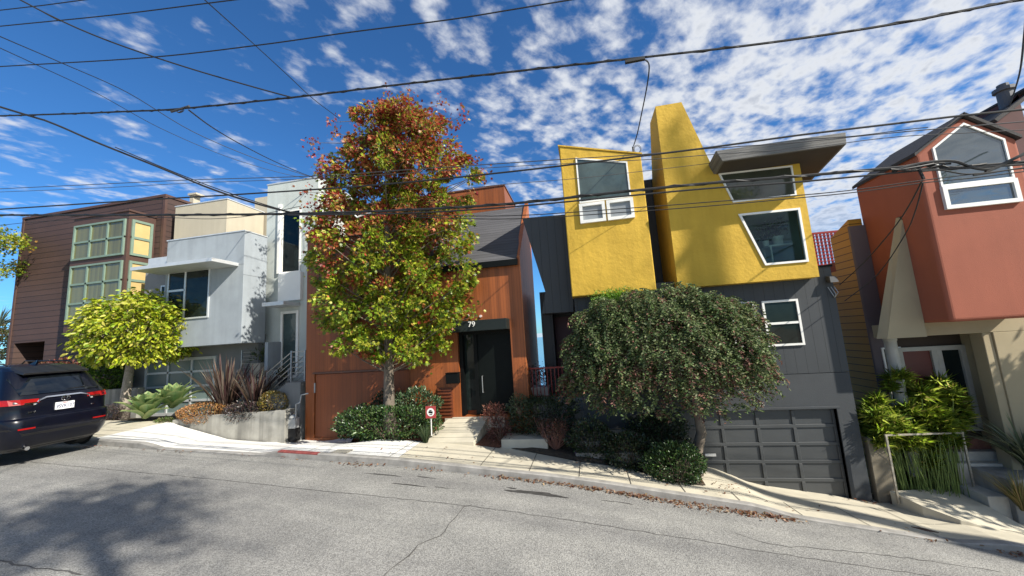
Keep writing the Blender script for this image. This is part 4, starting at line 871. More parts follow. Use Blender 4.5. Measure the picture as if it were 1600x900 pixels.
# ================================================================ TREES AND PLANTS
GRN = [(.16, .25, .020), (.31, .37, .025), (.09, .16, .016), (.46, .45, .06)]
REDS = [(.36, .045, .035), (.42, .14, .06), (.28, .08, .03), (.44, .26, .07), (.20, .02, .02)]
def gum_tree():
    Y0 = 9.2; base = W(609, 632, Y0); bx = base.x; t = thing('sweetgum_tree', 'tall street tree turning from green to red in front of the orange house', 'tree', (bx, Y0, sz(bx, Y0) - .05))
    rows = [(176, 605, 640), (192, 580, 672), (215, 548, 705), (242, 520, 728), (280, 512, 745), (330, 495, 738), (380, 492, 732), (430, 495, 728), (480, 500, 738), (520, 515, 722), (548, 535, 700), (566, 565, 640)]
    prof = []
    for py, a, b_ in rows:
        A = W(a, py, Y0); B = W(b_, py, Y0); prof.append(((A.z + B.z) / 2, (A.x + B.x) / 2, (B.x - A.x) / 2))
    prof.sort(); zs = [p[0] for p in prof]; cx = [p[1] for p in prof]; rr = [p[2] for p in prof]
    ctr = []; br = MB(); P = []; D = []; T = []; S = []
    top = zs[-1] - .15
    trunk = [(bx, Y0, base.z - .9), (bx - .02, Y0, base.z + .1), (bx, Y0, 0), (bx + .05, Y0 - .05, 1.5), (bx + .02, Y0, 3.2), (bx + .15, Y0, 5.0), (bx + .4, Y0, top)]
    br.tube(trunk, [.19, .145, .12, .10, .075, .045, .01], 10)
    NC = 330
    for i in range(NC):
        u = (i + rng.random()) / NC; z = zs[0] + .1 + (zs[-1] - zs[0] - .1) * u ** .9; R = float(np.interp(z, zs, rr)); C = float(np.interp(z, zs, cx))
        a = i * 2.39996 + rng.normal() * .2; k = rng.uniform(.45, 1.03) if rng.random() < .85 else rng.uniform(.1, .45)
        q = Vector((C + math.cos(a) * R * k, Y0 + math.sin(a) * min(R, 1.15) * k, z)); h_ = max(base.z + .8, z - .35 - .35 * k * R)
        tx = np.interp(h_, [p[2] for p in trunk], [p[0] for p in trunk]); p = Vector((tx, Y0, h_)); mid = p.lerp(q, .55) + Vector((0, 0, -.08 + .1 * rng.random()))
        if k > .4 and i % 2 == 0: br.tube([p, mid, q], [.026, .016, .005], 5, False)
        n = int(rng.integers(95, 165)); cr = rng.uniform(.16, .42)
        d = rng.normal(size=(n, 3)); d /= np.linalg.norm(d, axis=1, keepdims=True)
        pts = np.array(q) + d * (cr * rng.random((n, 1)) ** .45) * np.array([1.15, 1.1, .8])
        P.append(pts); out = np.array([math.cos(a), math.sin(a), -.25]); D.append(d * .7 + out * .6 + np.array([0, 0, -.35]))
        hgt = (z - zs[0]) / (zs[-1] - zs[0]); pr = np.clip((hgt - .42) * 2.2, .07, .88)
        if q.x < C and .45 < hgt < .62: pr = max(pr, .55)
        red = rng.random() < pr + (.08 if rng.random() < .3 else 0)
        if red: c = palette(n, REDS, [3, 3, 2, 2, 1]); g_ = palette(n, GRN, [1, 2, 1, 1]); m_ = rng.random(n) < .28; c[m_] = g_[m_]
        else:
            c = palette(n, GRN, [3, 4, 2, 1.5]); g_ = palette(n, REDS, [1, 2, 2, 2, .3]); m_ = rng.random(n) < (.10 + .5 * max(0, hgt - .3)); c[m_] = g_[m_]
        T.append(c); S.append(.085 + .08 * rng.random(n))
    # airy spurs at the top and left edge
    for (px, py) in [(488, 222), (494, 240), (503, 262), (521, 190), (524, 206), (560, 192), (600, 162), (606, 175), (640, 160), (652, 172), (572, 180), (710, 196), (478, 300), (484, 320), (488, 395), (490, 425), (608, 150), (637, 148), (690, 162), (722, 180), (746, 250), (752, 272), (738, 300), (740, 480), (722, 350), (735, 495), (520, 540), (505, 505), (690, 545), (660, 560), (495, 470)]:
        q = np.array(W(px, py, Y0 + rng.uniform(-.5, .5))); n = 26; P.append(q + rng.normal(size=(n, 3)) * [.11, .11, .13]); D.append(rng.normal(size=(n, 3)) + [0, 0, -.3])
        T.append(palette(n, REDS if py < 330 else GRN, [1] * (5 if py < 330 else 4))); S.append(.08 + .06 * rng.random(n))
        br.tube([Vector(q) + Vector((.0, 0, -.02)), Vector(q).lerp(Vector((bx, Y0, q[2] - .5)), .5)], [.004, .014], 5, False)
    br.build('trunk', BARK, t, smooth=True)
    leafmesh('crown', np.concatenate(P), np.concatenate(D), np.concatenate(S), np.concatenate(T), LEAF, t, 'star')
gum_tree()

def lime_tree():
    Y0 = 9.9; b_ = W(194, 640, Y0); t = thing('lime_leaved_tree', 'small round street tree with bright lime green leaves', 'tree', (b_.x, Y0, b_.z - .1))
    L = W(106, 520, Y0); Rr = W(288, 520, Y0); tp = W(195, 462, Y0).z; bt = W(205, 572, Y0).z
    c = np.array([(L.x + Rr.x) / 2 + .72, Y0, (tp + bt) / 2]); r = np.array([(Rr.x - L.x) / 2 * .70, 1.3, (tp - bt) / 2 * 1.0])
    br = MB(); br.tube([(b_.x, Y0, b_.z - .4), (b_.x + .02, Y0, b_.z + .5), (b_.x + .12, Y0, bt + .1), (b_.x + .15, Y0, bt + .5)], [.16, .13, .11, .08], 10)
    P = []; D = []; T = []; S = []
    for i in range(520):
        d = rng.normal(size=3); d /= np.linalg.norm(d); 
        if d[2] < -.85: continue
        e = np.sign(d) * np.abs(d) ** .85; k = rng.uniform(.62, 1.0); q = c + e * r * k
        br.tube([(b_.x + .13, Y0, bt + .2), Vector((b_.x + .13, Y0, bt + .3)).lerp(Vector(q), .5) + Vector((0, 0, .06)), q], [.035, .018, .006], 5, False)
        n = 24; a = rng.random(n) * 6.283; rad = np.stack([np.cos(a), np.sin(a), rng.uniform(-.6, .5, n)], 1)
        P.append(q + rad * .07 + rng.normal(size=(n, 3)) * .10); D.append(rad + d * .6 + [0, 0, -.75]); T.append(palette(n, [(.34, .40, .025), (.46, .48, .04), (.20, .30, .02), (.50, .46, .10)], [3, 3, 2, 1])); S.append(.105 + .07 * rng.random(n))
    br.build('trunk', BARKL, t, smooth=True); leafmesh('crown', np.concatenate(P), np.concatenate(D), np.concatenate(S), np.concatenate(T), LEAF, t, 'oval', upbias=.4)
lime_tree()

WLEAF = leafmat('leaf_weeping', .62, .3, .25)
def weeping_tree():
    Y0 = 8.3; bx = W(1082, 690, 8.75).x; bz = sz(bx, 8.75); t = thing('weeping_bush_tree', 'broad dome of drooping grey green sprays hiding the black house entrance', 'tree', (bx, 8.75, bz))
    L = W(884, 570, Y0).x; Rr = W(1218, 600, Y0).x; top = W(1055, 447, Y0).z; bot = W(1030, 603, Y0).z; c = np.array([(L + Rr) / 2 - .05, Y0 + .12, bot + .15]); r = np.array([(Rr - L) / 2, .98, top - bot - .15])
    P = []; D = []; T = []; S = []; br = MB()
    br.tube([(bx, 8.75, bz - .2), (bx + .05, 8.7, bz + .45), (bx + .16, 8.6, bz + .85), (bx + .1, 8.5, bz + 1.6), (c[0], Y0 + .1, c[2] + .6)], [.13, .11, .10, .08, .05], 10)
    cols = [(.105, .155, .055), (.15, .19, .075), (.055, .09, .032), (.21, .24, .12), (.24, .12, .09), (.14, .07, .05)]
    for i in range(5200):
        d = rng.normal(size=3); d /= np.linalg.norm(d); d[2] = abs(d[2]) if rng.random() < .93 else -abs(d[2]) * .3
        lump = 1 + .05 * math.sin(d[0] * 9 + 1) * math.cos(d[1] * 7) + .05 * math.sin(d[0] * 17 + d[2] * 11)
        k = (rng.uniform(.86, 1.0) if rng.random() < .8 else rng.uniform(.5, .86)) * lump
        e = np.sign(d) * np.abs(d) ** .82; q = c + e * r * k
        out = np.array([e[0] * 1.0 + rng.normal() * .35, e[1] + rng.normal() * .35, .12]); out /= np.linalg.norm(out) + 1e-6
        n = int(rng.integers(9, 17)); ln = rng.uniform(.20, .42); s_ = np.linspace(0, 1, n)[:, None]
        path = q + out * s_ * ln * (.85 - .30 * s_) + np.array([0, 0, -1]) * (s_ ** 1.8) * ln * .50
        path += rng.normal(size=path.shape) * .008
        tg = np.gradient(path, axis=0); tg /= np.linalg.norm(tg, axis=1, keepdims=True); side = np.cross(tg, [0, 0, 1]) + rng.normal(size=tg.shape) * .15; side /= np.linalg.norm(side, axis=1, keepdims=True) + 1e-6
        sg = np.where(np.arange(n) % 2 == 0, 1, -1)[:, None]
        P.append(path); D.append(tg * .7 + side * sg); 
        red = rng.random() < (.06 + .25 * (d[2] < .18) + .15 * (abs(d[0]) > .85))
        cc = palette(n, cols, [1, 1, .5, 1, 5, 3] if red else [5, 5, 3, 3, .4, .3], .2); T.append(cc); S.append(.045 + .03 * rng.random(n))
        if i % 4 == 0 and k > .9: br.tube([path[0], path[n // 2], path[-1]], [.004, .003, .0015], 3, False)
        if i % 60 == 0: br.tube([(c[0], c[1], c[2] + .4), Vector((c[0], c[1], c[2] + .5)).lerp(Vector(q), .6) + Vector((0, 0, .1)), q], [.03, .014, .004], 5, False)
    for i in range(620):   # hanging fringe under the rim
        a = rng.random() * 6.283; k = rng.uniform(.55, .98); q = c + np.array([math.cos(a) * r[0] * k, math.sin(a) * r[1] * k, rng.uniform(-.05, .25)]); n = int(rng.integers(9, 18)); ln = rng.uniform(.18, .45) * (1.1 - .4 * abs(math.cos(a)) * k); s_ = np.linspace(0, 1, n)[:, None]
        path = q + np.array([math.cos(a), math.sin(a), 0]) * s_ * .10 + np.array([0, 0, -1]) * s_ * ln + rng.normal(size=(n, 3)) * .008
        sg = np.where(np.arange(n) % 2 == 0, 1, -1)[:, None]; side = np.tile(rng.normal(size=3) * [1, 1, .2], (n, 1)); side /= np.linalg.norm(side, axis=1, keepdims=True)
        P.append(path); D.append(side * sg + np.array([0, 0, -.5])); T.append(palette(n, cols, [4, 4, 3, 3, 2.5, 2], .2)); S.append(.04 + .03 * rng.random(n))
    br.build('trunk', BARK, t, smooth=True); leafmesh('crown', np.concatenate(P), np.concatenate(D), np.concatenate(S), np.concatenate(T), WLEAF, t, 'oval')
weeping_tree()

def edge_tree():   # crown reaching in from the left edge, its trunk standing just outside the frame
    c0 = W(-30, 395, 11.0); bx = c0.x - .6; bz = sz(bx, 8.4)
    t = thing('street_tree', 'yellow green tree crown reaching in at the left edge of the photo', 'tree', (bx, 9.4, bz)); br = MB()
    br.tube([(bx, 9.4, bz - .3), (bx, 9.4, bz + 2), (bx, 10, c0.z)], [.16, .13, .08], 9)
    P = []; D = []; T = []; S = []
    for i in range(70):
        d = rng.normal(size=3); d /= np.linalg.norm(d); q = np.array([c0.x + .7, 10.6, c0.z]) + d * [2.1, 1.1, 1.5] * rng.uniform(.4, 1); n = 90
        P.append(q + rng.normal(size=(n, 3)) * .16); D.append(rng.normal(size=(n, 3)) + [0, 0, -.3]); T.append(palette(n, [(.22, .30, .02), (.34, .34, .04), (.10, .18, .02), (.30, .16, .03)], [3, 3, 2, .6])); S.append(.10 + .06 * rng.random(n))
        br.tube([(bx, 10, c0.z - .4), q], [.03, .006], 5, False)
    br.build('trunk', BARK, t); leafmesh('crown', np.concatenate(P), np.concatenate(D), np.concatenate(S), np.concatenate(T), LEAF, t, 'star')
edge_tree()

# trees that stand outside the frame but throw their shade into it
def shade_tree(label, x, y_, gzv, trunkh, crown, rad, n, lean=0):
    t = thing('shade_tree', label, 'tree', (x, y_, gzv)); br = MB(); br.tube([(x, y_, gzv - .3), (x, y_, gzv + trunkh * .5), (crown[0], crown[1], crown[2])], [.30, .24, .12], 10)
    P = []; D = []; S = []
    for i in range(n):
        d = rng.normal(size=3); d /= np.linalg.norm(d); q = np.array(crown) + d * np.array(rad) * rng.uniform(.45, 1); m_ = 60
        P.append(q + rng.normal(size=(m_, 3)) * .28 * (max(rad) / 2.2)); D.append(rng.normal(size=(m_, 3))); S.append(np.full(m_, .19)); br.tube([crown, q], [.05, .01], 5, False)
    P = np.concatenate(P); br.build('trunk', BARK, t); leafmesh('crown', P, np.concatenate(D), np.concatenate(S), palette(len(P), GRN, [1, 1, 2, .3]), LEAF, t, 'oval')
shade_tree('leafy kerbside tree just beyond the right edge of the photo', 12.2, 8.0, -4.6, 4, (12.8, 7.4, .7), (1.9, 1.4, 1.25), 120)
shade_tree('tall broad tree across the street behind the photographer', 12.0, -4.6, -3.0, 12, (12.0, -4.6, 14.0), (2.4, 1.2, .8), 30)
def far_trees():
    src = bpy.data.objects['shade_tree.001']; spots = [(-22, 'leftmost'), (-11, 'second'), (1, 'third'), (13, 'fourth'), (26, 'rightmost')]
    for x, nm in spots:
        c = src.copy(); COL.objects.link(c); c['label'] = 'tree in the row behind the photographer, %s from the left' % nm if nm != 'leftmost' and nm != 'rightmost' else 'tree in the row behind the photographer, the %s one' % nm
        c.location = (x, -17, gz(x * .6) + .5); c.scale = (1.3, 1.3, .85); c.rotation_euler.z = x; c['group'] = 'trees across the street'
        for ch in src.children: d = ch.copy(); COL.objects.link(d); d.parent = c
far_trees()
# tall bare-limbed eucalyptus whose shadow climbs the yellow tower
def tall_tree():
    s0 = Vector((2.78, 9.0, 1.2)); k = 8.6; b_ = s0 + Vector((2.15, -1, 1.8)) * k
    t = thing('tall_tree', 'tall bare trunked tree across the street downhill', 'tree', (b_.x, b_.y, -4.5)); br = MB()
    br.tube([(b_.x, b_.y, -5), (b_.x, b_.y, b_.z - 3), (b_.x + .05, b_.y, b_.z + .8)], [.45, .25, .22], 10)
    j = Vector((b_.x + .05, b_.y, b_.z + .7))
    tips = []
    for dx, dz in ((-1.0, -.9), (1.6, 2.2), (.5, 2.4), (-.3, 3.0), (2.6, 2.8)):
        q = j + Vector((dx, 0, dz)); br.tube([j, j.lerp(q, .5) + Vector((0, 0, .1)), q], [.15, .11, .06], 7); tips.append(q)
    P = []; 
    for q in tips[1:]:
        for m_ in range(5): P.append(np.array(q) + rng.normal(size=3) * [.5, .5, .4] + rng.normal(size=(25, 3)) * .22)
    P = np.concatenate(P); br.build('trunk', BARK, t); leafmesh('crown', P, rng.normal(size=P.shape), np.full(len(P), .16), palette(len(P), GRN, [1, 1, 2, .3]), LEAF, t, 'lance')
tall_tree()

HED = [(.035, .075, .018), (.06, .11, .028), (.10, .16, .05), (.02, .045, .012)]
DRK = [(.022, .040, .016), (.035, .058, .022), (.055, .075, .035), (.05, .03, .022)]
def at(px, py, Y, dz=0): q = W(px, py, Y); return (q.x, Y, q.z + dz)
def bushpx(name, label, cat, pl, pr, pt, pb, Y, ry, n, size, cols, wts, **k):
    L = W(pl, (pt + pb) / 2, Y).x; Rr = W(pr, (pt + pb) / 2, Y).x; xm_ = (pl + pr) / 2; zt = W(xm_, pt, Y).z; zb = W(xm_, pb, Y).z
    c = ((L + Rr) / 2, Y, (zt + zb) / 2); r = ((Rr - L) / 2, ry, (zt - zb) / 2)
    return bush(name, label, cat, c, r, n, size, cols, wts, base=(c[0], Y, zb - .02), **k)
# clipped hedge round the street tree
bushpx('hedge', 'low glossy green clipped hedge at the foot of the street tree', 'hedge', 524, 690, 634, 690, 8.95, .42, 5200, .062, HED, [3, 3, 2, 2], m=LEAFD, seed=1, lump=.07, lo=.7, zmin=-.95)
bushpx('hedge', 'dark leafy mound at the left end of the clipped hedge', 'hedge', 527, 600, 634, 686, 9.2, .42, 2200, .058, HED, [3, 2, 1, 3], m=LEAFD, seed=4, lo=.7)
bushpx('hedge', 'taller grey green shrub behind the clipped hedge', 'hedge', 612, 688, 606, 668, 9.45, .28, 2600, .065, [(.07, .12, .05), (.12, .17, .09), (.04, .08, .03)], [3, 2, 2], m=LEAFD, seed=2, lo=.7)
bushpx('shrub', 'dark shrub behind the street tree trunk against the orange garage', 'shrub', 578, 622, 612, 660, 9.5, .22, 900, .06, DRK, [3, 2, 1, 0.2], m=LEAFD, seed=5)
def tuft(name, label, cat, c, n, h, w, spread, cols, wts, m=NEED, group=None, curve=.35, up=1.6):
    """a clump of strap leaves: each blade bends over as it rises"""
    t = thing(name, label, cat, c, group); V = []; Fc = []; T = []; col = palette(n, cols, wts, .2)
    for i in range(n):
        a = rng.random() * 6.283; ti = rng.random() ** .6 * spread; d = Vector((math.cos(a) * ti, math.sin(a) * ti, up)).normalized(); H = h * rng.uniform(.55, 1.05); b0 = Vector(c) + Vector((math.cos(a), math.sin(a), 0)) * rng.random() * w * 3
        sd = Vector((-math.sin(a), math.cos(a), 0)); sd = (sd + Vector((rng.normal(), rng.normal(), 0)) * .6).normalized(); o0 = len(V); ww = w * rng.uniform(.6, 1.2)
        for j in range(6):
            s = j / 5; p = b0 + d * H * s + Vector((math.cos(a), math.sin(a), 0)) * (curve * ti * H * s * s) - Vector((0, 0, 1)) * curve * H * .5 * ti * s ** 3
            k = ww * (.5 + .5 * math.sin(min(1, s * 1.6) * 1.57)) * (1 - s ** 3 * .97) * .5
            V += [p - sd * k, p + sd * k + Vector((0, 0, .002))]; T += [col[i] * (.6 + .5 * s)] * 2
        for j in range(5): q = o0 + j * 2; Fc.append((q, q + 1, q + 3, q + 2))
    mb = MB().add(V, Fc); o = mb.build('blades', m, t); at_ = o.data.attributes.new('tint', 'FLOAT_COLOR', 'POINT'); at_.data.foreach_set('color', np.concatenate([np.clip(np.array(T), 0, 1), np.ones((len(T), 1))], 1).ravel()); return t
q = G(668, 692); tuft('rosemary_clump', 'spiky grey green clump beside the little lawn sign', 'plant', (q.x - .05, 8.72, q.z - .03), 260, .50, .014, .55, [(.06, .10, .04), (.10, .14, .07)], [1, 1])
# tiny sign on a stake
sg = thing('lawn_sign', 'small square red and white yard sign on a white stake in the hedge', 'sign', at(676, 672, 8.62)); q = W(673, 644, 8.62)
mb = MB(); mb.box(q.x - .13, q.x + .13, 8.615, 8.625, q.z - .14, q.z + .14); mb.build('sign_board', mat('sign_red', (.38, .05, .05), .5, .05), sg)
mb = MB(); vs = [(q.x + .095 * math.cos(a / 24 * 6.2832), q.z + .095 * math.sin(a / 24 * 6.2832)) for a in range(24)]; mb.prism(vs, 8.611, 8.6145); dsc = mb.build('disc', WHITE, sg)
mb = MB(); mb.prism([(q.x - .055, q.z - .015), (q.x + .05, q.z - .03), (q.x + .06, q.z + .015), (q.x - .045, q.z + .028)], 8.608, 8.6105); mb.prism([(q.x - .03, q.z + .034), (q.x + .03, q.z + .028), (q.x + .03, q.z + .05), (q.x - .03, q.z + .052)], 8.608, 8.6105); mb.prism([(q.x - .03, q.z - .06), (q.x + .04, q.z - .06), (q.x + .04, q.z - .042), (q.x - .03, q.z - .045)], 8.608, 8.6105); mb.build('print', NEARBLK, dsc)
mb = MB(); mb.box(q.x - .01, q.x + .01, 8.626, 8.64, q.z - .55, q.z + .1); mb.build('stake', WHITE, sg)

# path to the door: broad shallow treads
pa = G(660, 690); pb_ = G(745, 692); ta = W(700, 656, 9.72); tb = W(762, 652, 9.72)
mb = MB(); n_ = 5; z0_ = sz(-3.5, 8.9) + .012; z1_ = (ta.z + tb.z) / 2
for i in range(n_):
    s0 = i / n_; s1 = (i + 1) / n_; ya = 8.8 + (9.74 - 8.8) * s0; yb = 8.8 + (9.74 - 8.8) * s1 - .012; zz_ = z0_ + (z1_ - z0_) * s1
    xa = lambda s: pa.x + (ta.x - pa.x) * s; xb = lambda s: pb_.x + (tb.x - pb_.x) * s
    dz_ = (z1_ - z0_) / n_ * .8; mb.hexa([(xa(s0), ya, zz_ - .7), (xb(s0), ya, zz_ - .7), (xb(s1), yb, zz_ - .7), (xa(s1), yb, zz_ - .7)], [(xa(s0), ya, zz_ - dz_), (xb(s0), ya, zz_ - dz_), (xb(s1), yb, zz_), (xa(s1), yb, zz_)])
mb.box(ta.x - .1, tb.x + .45, 9.742, 9.797, z1_ - .9, z1_ + .03)
s_ = struct('path', mb, CONC, 'shallow stepped concrete path to the orange house door', bevel=.006)
# mulch beds either side of the path
def bed(name, pts, h=.05, m=MULCH, lab=None):
    c = Vector((sum(p[0] for p in pts) / len(pts), sum(p[1] for p in pts) / len(pts))); R_n = 6; vs = []; fs = []; n = 0
    P = []
    for i in range(len(pts)):
        a = Vector(pts[i]); b_ = Vector(pts[(i + 1) % len(pts)])
        for j in range(5): P.append(a.lerp(b_, j / 5))
    k = len(P)
    for r in range(R_n + 1):
        for p in P:
            q = p.lerp(c, r / R_n); vs.append((q.x, q.y, sz(q.x, q.y) + .012 + h * min(1, r / 2) + (rng.random() - .5) * .02 + float(max(0, q.y - 9)) * .25))
    for r in range(R_n):
        for i in range(k): fs.append((r * k + i, r * k + (i + 1) % k, (r + 1) * k + (i + 1) % k, (r + 1) * k + i))
    return struct(name, MB().add(vs, fs), m, lab)
bed('mulch_bed', [(pa.x - .6, 8.78), (pa.x - .02, 8.78), (ta.x - .02, 9.78), (ta.x - .7, 9.78)], .05, MULCH, 'bark mulch left of the path')
bed('mulch_bed', [(pb_.x + .02, 8.86), (pb_.x + .62, 8.80), (tb.x + .9, 9.78), (tb.x + .1, 9.78)], .05, MULCH, 'bark mulch right of the path')
bed('mulch_bed', [(-2.2, 8.95), (-.5, 8.5), (.8, 8.52), (1.5, 8.08), (2.05, 8.12), (2.12, 9.25), (-2.2, 9.6)], .05, SOIL, 'dark soil under the big weeping bush')
# concrete block beside the path
a = G(783, 700); c1 = W(784, 688, 8.9)
bt = MB(); bt.box(a.x, a.x + 1.1, 8.88, 9.5, -3.0, c1.z + .02); tag(bt.build('concrete_step', CONC, bevel=.01), 'low tan concrete landing block between the path and the red twigged shrub', 'step')

PNK = [(.42, .16, .10), (.50, .24, .16), (.30, .08, .07), (.20, .10, .06)]
bushpx('nandina_shrub', 'salmon pink leaved shrub beside the front path', 'shrub', 752, 792, 630, 662, 9.2, .22, 800, .05, PNK, [3, 3, 2, 1], m=LEAF, shape='lance', seed=3, lo=.2)
bushpx('nandina_shrub', 'dusky plum leaved shrub below the salmon pink one', 'shrub', 760, 802, 650, 692, 9.1, .25, 900, .05, [(.16, .06, .055), (.22, .10, .08), (.08, .05, .04)], [3, 2, 2], m=LEAF, shape='lance', seed=6, lo=.2)
bushpx('hedge', 'dark green leafy hedge under the red railing', 'hedge', 792, 905, 616, 682, 9.35, .38, 4200, .055, DRK, [3, 3, 2, .2], m=LEAFD, seed=8, lo=.6)
bushpx('privet', 'pale grey green sprig shrub at the left end of the dark hedge', 'shrub', 792, 830, 616, 650, 9.1, .2, 500, .05, [(.10, .13, .07), (.06, .09, .04)], [1, 1], m=LEAF, seed=9, lo=.3)
# twiggy red shrub
t = thing('twiggy_shrub', 'reddish bare twigged shrub beside the concrete block', 'shrub', at(868, 704, 8.95)); b0 = Vector(at(868, 704, 8.95)); mb = MB(); P = []
for i in range(46):
    a = rng.random() * 6.283; q = b0 + Vector((math.cos(a) * rng.uniform(.1, .5), math.sin(a) * .28, rng.uniform(.35, .72))); mb.tube([b0, b0.lerp(q, .45) + Vector((math.cos(a) * .08, 0, -.02)), q], [.012, .009, .004], 5, False); P += [np.array(q) + rng.normal(size=3) * .05 for _ in range(16)]
mb.build('stems', mat('red_twig', (.24, .12, .09), .8, .2, 9), t); leafmesh('foliage', np.array(P), rng.normal(size=(len(P), 3)), .05, palette(len(P), [(.22, .10, .07), (.12, .05, .04), (.08, .07, .04)], [3, 2, 2]), LEAF, t)
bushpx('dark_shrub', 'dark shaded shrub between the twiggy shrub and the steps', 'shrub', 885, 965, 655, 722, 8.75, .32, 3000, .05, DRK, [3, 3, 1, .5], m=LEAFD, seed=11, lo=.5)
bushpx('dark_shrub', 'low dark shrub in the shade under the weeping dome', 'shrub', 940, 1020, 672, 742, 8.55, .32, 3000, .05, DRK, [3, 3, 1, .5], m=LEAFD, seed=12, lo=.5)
bushpx('round_shrub', 'round dark glossy shrub beside the grey garage door', 'shrub', 1005, 1106, 692, 758, 8.2, .36, 4600, .045, HED, [3, 2, 1, 3], m=LEAFD, seed=13, lo=.65, lump=.08)
q = W(1040, 722, 8.6); tuft('strappy_plant', 'dark strap leaved clump added behind the round glossy shrub', 'plant', (q.x, 8.6, q.z - .1), 90, .75, .05, 1.1, [(.03, .045, .02), (.045, .06, .03)], [1, 1])  # added clump, darkens the space below the weeping crown
bushpx('bright_shrub', 'vivid green feathery foliage rising over the weeping dome', 'shrub', 922, 1004, 448, 500, 8.8, .3, 2600, .05, [(.14, .30, .02), (.22, .40, .03), (.08, .18, .02)], [3, 2, 2], m=LEAF, shape='lance', seed=14, lo=.3)
bushpx('dark_shrub', 'dark leafy mass added around the foot of the weeping tree trunk', 'shrub', 978, 1080, 640, 716, 8.95, .25, 3200, .055, DRK, [3, 3, 1, .5], m=LEAFD, seed=31, lo=.4)  # extra shrub put in to darken the ground under the dome
# pot behind the red railing
pt = thing('planter_pot', 'white square planter pot behind the red railing', 'planter', at(845, 622, 10.45)); a = W(832, 622, 10.4); b_ = W(859, 604, 10.4)
mb = MB(); mb.hexa([(a.x + .04, 10.3, a.z), (b_.x - .04, 10.3, a.z), (b_.x - .04, 10.7, a.z), (a.x + .04, 10.7, a.z)], [(a.x, 10.26, b_.z), (b_.x, 10.26, b_.z), (b_.x, 10.74, b_.z), (a.x, 10.74, b_.z)]); mb.build('pot', GREYW, pt, bevel=.01)
P = np.array([(a.x + b_.x) / 2, 10.5, b_.z + .3]) + rng.normal(size=(700, 3)) * [.24, .14, .16]; leafmesh('foliage', P, rng.normal(size=P.shape), .05, palette(700, [(.06, .03, .025), (.03, .04, .02)], [1, 1]), LEAF, pt)

# ---- left garden
def rosette(label, c, R, n, group=None):
    t = thing('agave', label, 'agave', c, group); V = []; Fc = []; T = []
    for i in range(n):
        a = i * 2.39996; e = R_(18 + 64 * (i / n) ** .75); L_ = R * rng.uniform(.85, 1.08) * (1 - .30 * (i / n)); d = Vector((math.cos(a) * math.cos(e), math.sin(a) * math.cos(e), math.sin(e))); sd = Vector((-math.sin(a), math.cos(a), 0)); up = sd.cross(d) * -1; o0 = len(V)
        for j in range(8):
            s = j / 7; p = Vector(c) + Vector((0, 0, .12 + .12 * i / n)) + d * L_ * s + Vector((0, 0, .10 * L_ * math.sin(s * 3.1))); k = L_ * .17 * math.sin(min(1, .28 + s * 1.05) * math.pi) ** .8 if s < .98 else .002
            k = L_ * (.10 + .13 * math.sin(s * 2.7)) * (1 - s ** 3.5)
            V += [p - sd * k + up * .012 + Vector((0, 0, k * .35)), p, p + sd * k + Vector((0, 0, k * .35))]
            ed = np.array([.50, .58, .24]); md = np.array([.17, .30, .12]) * (1 + .15 * rng.normal()); T += [ed * .8, md, ed * .8]
        for j in range(7):
            q = o0 + 3 * j; Fc += [(q, q + 1, q + 4, q + 3), (q + 1, q + 2, q + 5, q + 4)]
    o = MB().add(V, Fc).build('leaves', LEAF, t, smooth=False); at_ = o.data.attributes.new('tint', 'FLOAT_COLOR', 'POINT'); at_.data.foreach_set('color', np.concatenate([np.clip(np.array(T), 0, 1), np.ones((len(T), 1))], 1).ravel())
c = W(228, 648, 9.35); rosette('large pale green agave rosette in front of the lime green tree', (c.x, 9.35, c.z - .25), .95, 30, 'agaves')
c = W(270, 632, 9.9); rosette('smaller agave rosette behind and right of the large one', (c.x, 9.9, c.z - .25), .95, 28, 'agaves')
FLX = [(.10, .055, .045), (.15, .10, .075), (.20, .16, .12), (.06, .03, .028)]
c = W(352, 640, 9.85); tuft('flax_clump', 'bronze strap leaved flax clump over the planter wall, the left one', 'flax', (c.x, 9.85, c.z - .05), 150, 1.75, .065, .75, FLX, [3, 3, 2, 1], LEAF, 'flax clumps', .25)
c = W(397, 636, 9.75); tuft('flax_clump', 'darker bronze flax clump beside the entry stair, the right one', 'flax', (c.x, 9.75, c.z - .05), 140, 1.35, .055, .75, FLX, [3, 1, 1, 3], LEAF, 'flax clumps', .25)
ORM = [(.34, .16, .06), (.42, .22, .08), (.22, .10, .04), (.26, .20, .07)]
bushpx('coprosma_mound', 'rust orange rounded mound on the planter wall', 'shrub', 282, 358, 629, 664, 9.6, .42, 4200, .045, ORM, [3, 3, 2, 1], m=LEAFD, seed=21, lo=.8, lump=.04)
bushpx('coprosma_mound', 'olive brown rounded mound at the right end of the planter', 'shrub', 408, 447, 611, 648, 9.62, .30, 2000, .045, [(.22, .15, .03), (.14, .11, .03), (.10, .10, .03)], [2, 2, 1], m=LEAFD, seed=22, lo=.8, lump=.05)
bushpx('dark_groundcover', 'dark plum foliage spilling over the planter wall between the mounds', 'shrub', 352, 416, 626, 660, 9.5, .30, 2600, .05, [(.06, .04, .04), (.10, .07, .06), (.03, .03, .025)], [2, 2, 2], m=LEAFD, seed=23, lo=.5)
bushpx('heather_clump', 'purple brown low shrub behind the parked car', 'shrub', 156, 194, 632, 662, 9.6, .3, 1600, .05, [(.12, .08, .08), (.07, .05, .05), (.10, .10, .06)], [2, 2, 1], m=LEAF, shape='lance', seed=24, lo=.3)
bushpx('succulent_clump', 'small mottled green clump between the agave and the orange mound', 'shrub', 243, 273, 652, 669, 9.35, .16, 800, .045, [(.16, .20, .06), (.24, .20, .08), (.09, .14, .04)], [2, 1, 2], m=LEAF, seed=25, lo=.5)
